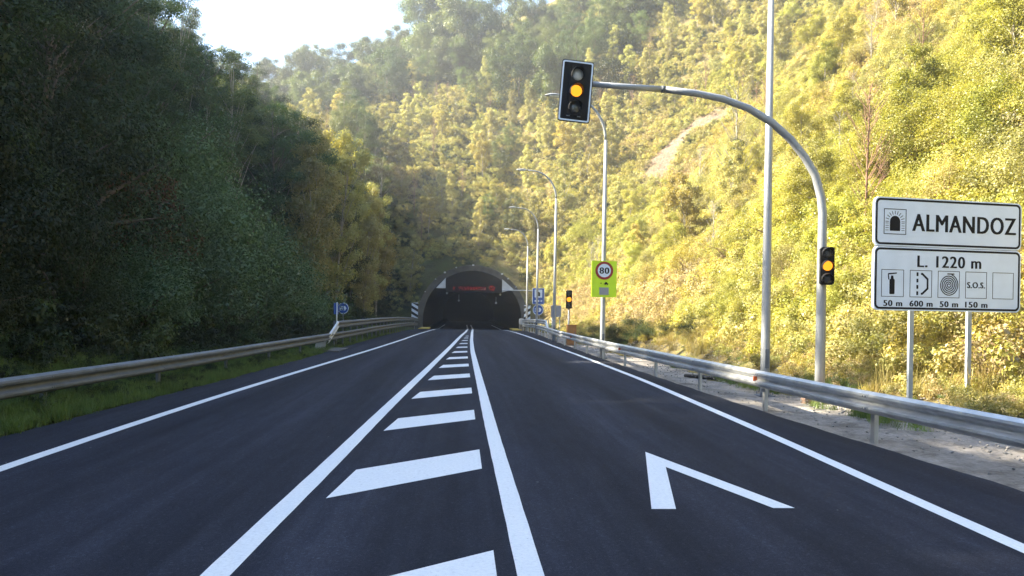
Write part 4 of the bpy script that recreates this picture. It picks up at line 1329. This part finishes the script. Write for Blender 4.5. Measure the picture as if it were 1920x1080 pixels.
# --- particular trees first
plant('gold1', -12.2, 72.0, 1.25, 'yellow-leaved tree catching the sun at the edge of the left wood', 'tree', None, name='golden_tree', sz=1.55)
plant('gold0', -9.6, 88.0, 1.25, 'small golden tree in the sun up left of the tunnel', 'tree', None, name='golden_tree', sz=1.5)
plant('bushr0', -11.9, 28.6, 1.5, 'rust-brown dying bush among the dark green on the left slope', 'bush', None, name='dying_bush', sz=2.1)
for (x, y, s, sz, lab) in ((-11.0, 30.0, 1.45, 1.3, 'dark green bramble mound nearest the camera on the left bank'), (-12.6, 33.6, 1.9, 2.0, 'tallest bramble mound, beside the rust-brown bush on the left bank'),
                           (-11.3, 37.4, 1.7, 1.7, 'glossy green bramble mound in the middle of the left bank'), (-13.4, 39.6, 1.7, 1.8, 'bramble mound at the back, rising behind the others on the left bank'),
                           (-10.7, 42.4, 1.4, 1.3, 'bramble mound just left of the round blue sign'), (-10.2, 47.0, 1.15, 1.0, 'lowest and farthest bramble mound on the left bank'), (-10.4, 25.5, 1.2, 1.0, 'low bramble mound close behind the near left guardrail')):
    plant('bushd1' if sz > 1.2 else 'bushd0', x, y, s, lab, 'bramble', 'bramble mounds on the left bank', name='bramble_mound', sz=sz)
iv = plant('bare1', 19.5, 56.5, 1.5, 'thin tree with an ivy-wrapped trunk on the sunlit slope', 'tree', None, name='ivy_tree')
g_ = np.random.default_rng(8)
cs = np.stack([g_.normal(.05, .12, 34), g_.normal(0, .12, 34), np.linspace(0, 3.6, 34)], 1)
rng = np.random.default_rng(9)
C, nn, s_ = clump_leaves(cs, np.full(34, .22), 90, .09)
link('ivy', leaf_mesh('ivy', C, nn, s_, M['leaf_dark']), iv)
for p in ((-12.2, 72), (-9.6, 88), (-13.2, 33), (19.5, 56.5)): PS.p.append(p)


def shade_limit(x, y): return ((13.2 if y < 40 else 12.0) - x) / 1.31


# --- left wood
cnt = 0; tries = 0
while cnt < 190 and tries < 9000:
    tries += 1
    y = rnd.uniform(5, 128); x = -10.6 - abs(rnd.gauss(0, 1)) * 11 - rnd.uniform(0, 2)
    if x < -42: continue
    if x > -14.3 and 26.5 < y < 49: continue
    if y < 16 and x > -12.5: continue
    if not PS.ok(x, y, 2.7): continue
    near = x > -15
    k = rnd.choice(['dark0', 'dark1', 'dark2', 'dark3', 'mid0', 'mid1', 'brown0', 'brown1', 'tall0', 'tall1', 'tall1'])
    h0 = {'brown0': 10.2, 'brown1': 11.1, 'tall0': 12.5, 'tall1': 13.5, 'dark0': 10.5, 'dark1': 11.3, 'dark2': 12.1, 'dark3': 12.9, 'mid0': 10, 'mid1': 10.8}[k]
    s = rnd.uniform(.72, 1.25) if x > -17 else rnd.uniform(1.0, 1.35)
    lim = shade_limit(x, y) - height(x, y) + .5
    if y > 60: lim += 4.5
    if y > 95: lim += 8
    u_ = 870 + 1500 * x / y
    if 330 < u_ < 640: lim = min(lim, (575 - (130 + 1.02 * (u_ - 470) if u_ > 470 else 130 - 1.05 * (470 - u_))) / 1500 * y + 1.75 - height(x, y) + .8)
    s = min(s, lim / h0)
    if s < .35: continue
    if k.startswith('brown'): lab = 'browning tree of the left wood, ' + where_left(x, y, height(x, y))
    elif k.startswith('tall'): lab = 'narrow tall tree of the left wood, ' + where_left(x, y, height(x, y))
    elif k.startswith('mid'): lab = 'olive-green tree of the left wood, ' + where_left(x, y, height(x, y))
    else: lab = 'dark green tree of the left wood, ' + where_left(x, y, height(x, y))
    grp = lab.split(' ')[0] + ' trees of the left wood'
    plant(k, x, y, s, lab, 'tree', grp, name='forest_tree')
    cnt += 1
print('left', cnt)
# dark shrubs filling the foot of the wood near the camera
for i, (x, y, s, lab) in enumerate(((-10.2, 10.2, .9, 'dark shrub at the left picture edge behind the near guardrail'), (-10.6, 13.2, 1.5, 'tall dark shrub second from the left picture edge'), (-10.0, 16.2, .85, 'dark shrub behind the near left guardrail, third along'), (-11.4, 18.6, 1.5, 'big dark shrub under the bare-trunked tree on the left'),
                                    (-10.2, 21.6, .9, 'dark shrub just left of the rust-brown bush'), (-12.4, 23.4, 1.9, 'tall dark shrub behind the rust-brown bush'), (-12.8, 15.6, 1.9, 'tall dark shrub between the front trees at the far left'))):
    plant('bushk%d' % (i % 2), x, y, s, lab, 'shrub', 'dark shrubs at the foot of the left wood', name='dark_shrub', sz=s * 1.25)
# pale slender trunks along the wood edge
for i, (x, y) in enumerate(((-9.9, 52.5), (-10.4, 56.0), (-9.8, 60.5), (-10.6, 66.0), (-9.4, 76.0), (-10.0, 80.5))):
    plant('slim%d' % (i % 3), x, y, 1.05, 'slender pale-trunked tree at the edge of the left wood beyond the blue sign', 'tree', 'slender trees at the left wood edge', name='slender_tree', sz=1.35)
    PS.p.append((x, y))

# --- back hill
cnt = 0; tries = 0
while cnt < 185 and tries < 14000:
    tries += 1
    y = rnd.uniform(100, 172); x = rnd.uniform(-62, 62)
    h = height(x, y)
    u = 870 + x / y * 1500
    if u < 380 or u > 1500: continue
    if max(float(scar(np.array(x * q), np.array(y * q))) for q in (1, 1.04, 1.08)) > .2: continue
    if abs(x - TC_X) < 7 and y < 108: continue
    v_ = 583 - (h - 1.75) / y * 1500
    if v_ < -90: continue
    if not PS.ok(x, y, 3.3 if y < 150 else 4.2): continue
    big = (y > 160 or (x > 12 and y > 138)) and x > -60
    if big:
        k = rnd.choice(['mid0', 'mid1', 'mid2', 'dark1', 'ridge0', 'ridge1']); s = rnd.uniform(.8, 1.1) * (.62 if k.startswith('ridge') else 1) * (.7 if u < 760 else 1)
        lab, grp = 'round-crowned green tree ' + where_back(x, y, h), 'round trees on the back hill'
        nm = 'round_tree'
    else:
        k = rnd.choice(['slim0', 'slim1', 'slim2', 'slim1', 'gold0', 'bare0', 'slim0', 'fresh0', 'mid0'])
        s = rnd.uniform(.6, .95)
        if k == 'bare0': lab, grp, nm = 'bare reddish sapling on the back hill, ' + where_back(x, y, h), 'bare saplings above the tunnel', 'bare_sapling'
        elif k == 'gold0': lab, grp, nm = 'yellowing young tree on the back hill, ' + where_back(x, y, h), 'yellowing trees above the tunnel', 'yellowing_tree'
        elif k == 'mid0': lab, grp, nm = 'bushy green tree on the back hill, ' + where_back(x, y, h), 'bushy trees above the tunnel', 'bushy_tree'; s *= .8
        else: lab, grp, nm = 'slim olive tree on the back hill, ' + where_back(x, y, h), 'slim trees above the tunnel', 'slim_tree'
    plant(k, x, y, s, lab, 'tree', grp, name=nm)
    cnt += 1
print('back', cnt)

# --- large crowns along the ridge
for (u, top, y, k) in ((505, 130, 190, 0), (545, 105, 186, 1), (590, 98, 190, 0), (640, 92, 186, 2), (690, 72, 182, 1), (735, 58, 186, 0), (790, -20, 178, 1), (845, -35, 172, 0), (890, 0, 170, 2), (930, -30, 180, 1), (985, 0, 168, 0), (1030, 20, 165, 1), (965, 60, 150, 2),
                       (575, 140, 170, 1), (655, 130, 166, 0), (720, 95, 166, 2), (850, 70, 166, 1), (905, 90, 166, 0), (1040, 85, 140, 0), (1105, 40, 146, 2), (1150, 50, 140, 2), (1195, 30, 146, 2), (1135, 110, 130, 2)):
    h_ = height((u - 870) / 1500 * y, y); s = min(1.45, max(.95, ((584 - top) / 1500 * y + CAM_H - h_) / (13.4 + k))); dzz = min(-.15, max(-7.5, (584 - top) / 1500 * y + CAM_H - h_ - (13.4 + k) * s))
    k = 'ridge%d' % k
    x = (u - 870) / 1500 * y
    a = 'dark' if k == 'ridge2' else 'light green'
    plant(k, x, y, s, 'large %s crown on the ridge, ' % a + where_back(x, y, height(x, y) + 8 * s).split(', ')[1], 'tree', 'large crowns along the ridge', name='ridge_tree', dz=dzz)
    PS.p.append((x, y))

# --- right slope
def kindfield(x, y, n=0.0):
    f = .5 + .30 * math.sin(x * .23 + 1.9 * math.sin(y * .071)) + .26 * math.sin(y * .19 - x * .13 + 1) + n
    if 24 < x < 40 and 55 < y < 100: f += .3
    if x < 13: f += .28
    return 0 if f < .30 else 1 if f < .58 else 2 if f < .78 else 3


cnt = 0; tries = 0
while cnt < 210 and tries < 20000:
    tries += 1
    y = 9 + 100 * rnd.random() ** 1.3; x = 9.5 + 50 * rnd.random() ** 1.5
    h = height(x, y)
    if not bool(in_view(x, y, h + 1.5, .06)): continue
    if max(float(scar(np.array(x * q), np.array(y * q))) for q in (1, 1.04, 1.08, 1.12)) > .2: continue
    d = 1.5 if y < 35 else 2.6
    if x < 10.8 and rnd.random() < .7: continue
    if y < 17 and x < 12.5: continue
    if not PS.ok(x, y, d): continue
    tree = (h > 4) and rnd.random() < .34
    if tree:
        k = rnd.choice(['fresh0', 'fresh1', 'fresh2', 'gold0', 'slim0', 'bare1', 'bare1', 'bare0', 'fresh1']); s = rnd.uniform(.45, .8)
        if k.startswith('fresh'): lab, grp, nm = 'young bright green tree on the sunlit slope, ' + where_right(x, y, h), 'young green trees on the right slope', 'young_tree'
        elif k.startswith('bare'): lab, grp, nm = 'bare pale sapling on the sunlit slope, ' + where_right(x, y, h), 'bare saplings on the right slope', 'bare_sapling'
        elif k == 'gold0': lab, grp, nm = 'small golden tree on the sunlit slope, ' + where_right(x, y, h), 'golden trees on the right slope', 'golden_tree'
        else: lab, grp, nm = 'slim olive tree on the sunlit slope, ' + where_right(x, y, h), 'slim trees on the right slope', 'slim_tree'
        cat = 'tree'
    else:
        k = rnd.choice([['bushf0', 'bushf1', 'bushf2'], ['busho0', 'busho1', 'busho2'], ['bushg0', 'bushg1', 'busho1'], ['bushs0', 'bushs1', 'busho0']][kindfield(x, y, rnd.gauss(0, .12))])
        s = rnd.uniform(.5, 1.0) * (.55 if x < 13 else 1)
        nm = 'bush'; cat = 'bush'
        if k.startswith('bushf'): lab, grp = 'bright green bush on the sunlit slope, ' + where_right(x, y, h), 'green bushes on the right slope'
        elif k.startswith('bushs'): lab, grp = 'tan dry bush on the sunlit slope, ' + where_right(x, y, h), 'tan bushes on the right slope'
        elif k.startswith('busho'): lab, grp = 'olive-green bush on the sunlit slope, ' + where_right(x, y, h), 'olive bushes on the right slope'
        else: lab, grp = 'golden-yellow bush on the sunlit slope, ' + where_right(x, y, h), 'golden bushes on the right slope'
    plant(k, x, y, s, lab, cat, grp, name=nm)
    cnt += 1
print('right', cnt)
# dark laurel hedge behind the speed sign
for i, (x, y, s) in enumerate(((7.6, 38.0, .5), (8.4, 36.0, .5), (7.3, 41.0, .5), (8.9, 33.6, .45), (7.4, 44.5, .5), (9.2, 31.4, .4), (8.6, 39.5, .55))):
    plant('bushk%d' % (i % 2), x, y, s, 'low dark green shrub behind the guardrail by the yellow sign', 'shrub', 'dark shrubs behind the yellow sign', name='dark_shrub', sz=s * .62)

# ------------------------------------------------------------------ ground cover
rng = np.random.default_rng(321)
def clump_src(name, mat, seed, n=10, per=95, leaf=.066, r=.55):
    global rng
    keep = rng; rng = np.random.default_rng(seed)
    c = rng.uniform(-1, 1, (n, 3)) * np.array([r, r, r * .5]) + np.array([0, 0, r * .45])
    C, nn, s = clump_leaves(c, np.full(n, r * .42) * rng.uniform(.6, 1.3, n), per, leaf)
    me = leaf_mesh(name, C, nn, s, mat); rng = keep
    return me


def cover(name, N_, xr, yr, dens, sources, smin, smax, label, cat, dz=0.0, tall=(.8, 1.3), field=None):
    x = rng.uniform(*xr, N_); y = rng.uniform(*yr, N_)
    z = hill(x, y)
    keep = ~((np.abs(x - TC_X) < 7.0) & (y > 84) & (z < 7.6)) & (rng.uniform(0, 1, N_) < dens(x, y, z)) & in_view(x, y, z + .3, .06)
    x, y, z = x[keep], y[keep], z[keep]
    n = len(x)
    s = rng.uniform(smin, smax, n)[:, None] * np.stack([np.ones(n), np.ones(n), rng.uniform(*tall, n)], 1)
    rot = np.stack([rng.normal(0, .15, n), rng.normal(0, .15, n), rng.uniform(0, 6.28, n)], 1)
    idx = rng.integers(0, len(sources), n) if field is None else np.array([2 * kindfield(a, b, random.gauss(0, .13)) + random.randint(0, 1) for a, b in zip(x, y)])
    scatter(name, np.stack([x, y, z + dz], 1), rot, s, idx, sources, label, cat)
    print(name, n)


fresh = [clump_src('leaf_clump', M['leaf_fresh'], 1), clump_src('leaf_clump', M['leaf_fresh'], 2)]
oliv = [clump_src('leaf_clump', M['leaf_olive'], 3), clump_src('leaf_clump', M['leaf_olive'], 4)]
gold = [clump_src('leaf_clump', M['leaf_gold'], 5), clump_src('leaf_clump', M['leaf_gold'], 6)]
darkc = [clump_src('leaf_clump', M['leaf_shaded'], 7), clump_src('leaf_clump', M['leaf_shaded'], 8), clump_src('leaf_clump', M['leaf_dark'], 9)]
straw = [tuft_mesh('straw_tuft', 70, .75, .30, .007, M['leaf_straw'], 10, .6), tuft_mesh('straw_tuft', 60, .55, .28, .007, M['leaf_straw'], 11, .8)]
grass = [tuft_mesh('grass_tuft', 90, .26, .22, .006, M['leaf_grass'], 12), tuft_mesh('grass_tuft', 80, .20, .24, .006, M['leaf_grass'], 13), tuft_mesh('grass_tuft', 60, .35, .2, .006, M['leaf_grass'], 14)]

brush = [clump_src('leaf_clump', M['leaf_brush'], 15, 9, 46, .075), clump_src('leaf_clump', M['leaf_brush'], 16, 9, 46, .075)]
nscar = lambda x, y: np.clip(1.05 - 1.9 * scar(x, y), 0, 1)
patch = lambda x, y: .5 + .5 * np.sin(x * .55 + 1.7 * np.sin(y * .21)) * np.sin(y * .33 + x * .2)
cover('right_undergrowth', 64000, (8.6, 60), (8, 118), lambda x, y, z: nscar(x, y) * np.where(y < 40, .9, .75) * sm(8.6, 10.5, x) * np.clip(.45 + 1.1 * patch(x * .8, y * .7), 0, 1) * (1 - .45 * (1 - sm(11, 15, x))), fresh + oliv + gold + brush, .45, 1.4, 'sunlit green and yellow undergrowth covering the right slope', 'undergrowth', field=1)
cover('back_undergrowth', 26000, (-66, 62), (97, 190), lambda x, y, z: nscar(x, y) * .55 * (z > 1), oliv + oliv + gold + darkc[:1], .8, 1.9, 'hazy olive undergrowth on the hill above the tunnel', 'undergrowth')
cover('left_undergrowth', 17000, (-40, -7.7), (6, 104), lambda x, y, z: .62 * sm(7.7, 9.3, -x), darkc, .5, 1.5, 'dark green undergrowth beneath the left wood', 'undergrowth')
cover('dry_grass', 13000, (7.6, 22), (7, 75), lambda x, y, z: .7 * sm(7.6, 9.0, x) * (1 - .6 * sm(11.5, 15, x)) * np.clip(1.5 * patch(x * 1.3, y * .9) - .35, 0, 1), straw, .3, .8, 'straw-coloured dry grass at the foot of the right slope', 'grass', -.02)
el_ = np.vectorize(EDGE_L); er_ = np.vectorize(EDGE_R)
cover('left_grass', 34000, (-9.6, -5.2), (7, 88), lambda x, y, z: np.where(y < 33, 1., .4) * (x < el_(y) - .16 + .2 * rng.uniform(0, 1, len(x)) ** 2) * np.where(x < el_(y) - 1.6, .6, 1), grass, .32, .7, 'short green grass strip under the left guardrail', 'grass', -.05)
cover('left_weeds', 5200, (-9.6, -5.2), (7, 60), lambda x, y, z: (x < el_(y) - .25) * np.clip(.25 + .9 * patch(x * 2.1, y * 1.3), 0, 1) * .8, darkc + grass[:1], .10, .40, 'dark weeds mixed into the grass under the left guardrail', 'weeds', -.04)
cover('right_grass', 9000, (6.4, 10.5), (8, 80), lambda x, y, z: (x > er_(y) + 1.3) * sm(.55, .9, patch(x * 1.7, y * 1.9)) * .5, grass, .3, .75, 'patches of green grass on the right verge', 'grass', -.05)

# loose stones on the right verge
stones = []
for k in range(4):
    me = bpy.data.meshes.new('stone'); bm = bmesh.new(); bmesh.ops.create_icosphere(bm, subdivisions=1, radius=.05)
    r_ = random.Random(k)
    for vv in bm.verts: vv.co *= r_.uniform(.65, 1.3); vv.co.z *= .6
    bm.to_mesh(me); bm.free(); me.materials.append(M['stone']); stones.append(me)
cover('low_scrub', 9000, (7.9, 12), (8, 70), lambda x, y, z: .8 * sm(7.9, 9.0, x) * np.clip(1.2 - 1.1 * patch(x * 1.3, y * .9), 0, 1), brush + oliv + gold + grass[:2], .2, .55, 'low yellowish scrub along the foot of the right slope', 'scrub', -.03)
cover('loose_stones', 8000, (5.5, 9.5), (7, 45), lambda x, y, z: (x > er_(y) + .25) * np.where(x > er_(y) + 1.2, .9, .25), stones, .10, .55, 'small loose stones scattered on the right verge', 'stones', -.03)

# ------------------------------------------------------------------ haze
mh, nt, out = mat_new('haze')
pv = N(nt, 'ShaderNodeVolumePrincipled')
pv.inputs['Color'].default_value = (.93, .95, 1.0, 1)
pv.inputs['Density'].default_value = 0.00095
pv.inputs['Anisotropy'].default_value = 0.65
nt.links.new(pv.outputs[0], out.inputs['Volume'])
mb = MB(); mb.box((0, 100, 52), (1240, 1040, 110))
hz = mb.build('haze', mh)
tag(hz, 'thin sunlit morning haze in the valley air', 'haze', kind='stuff')
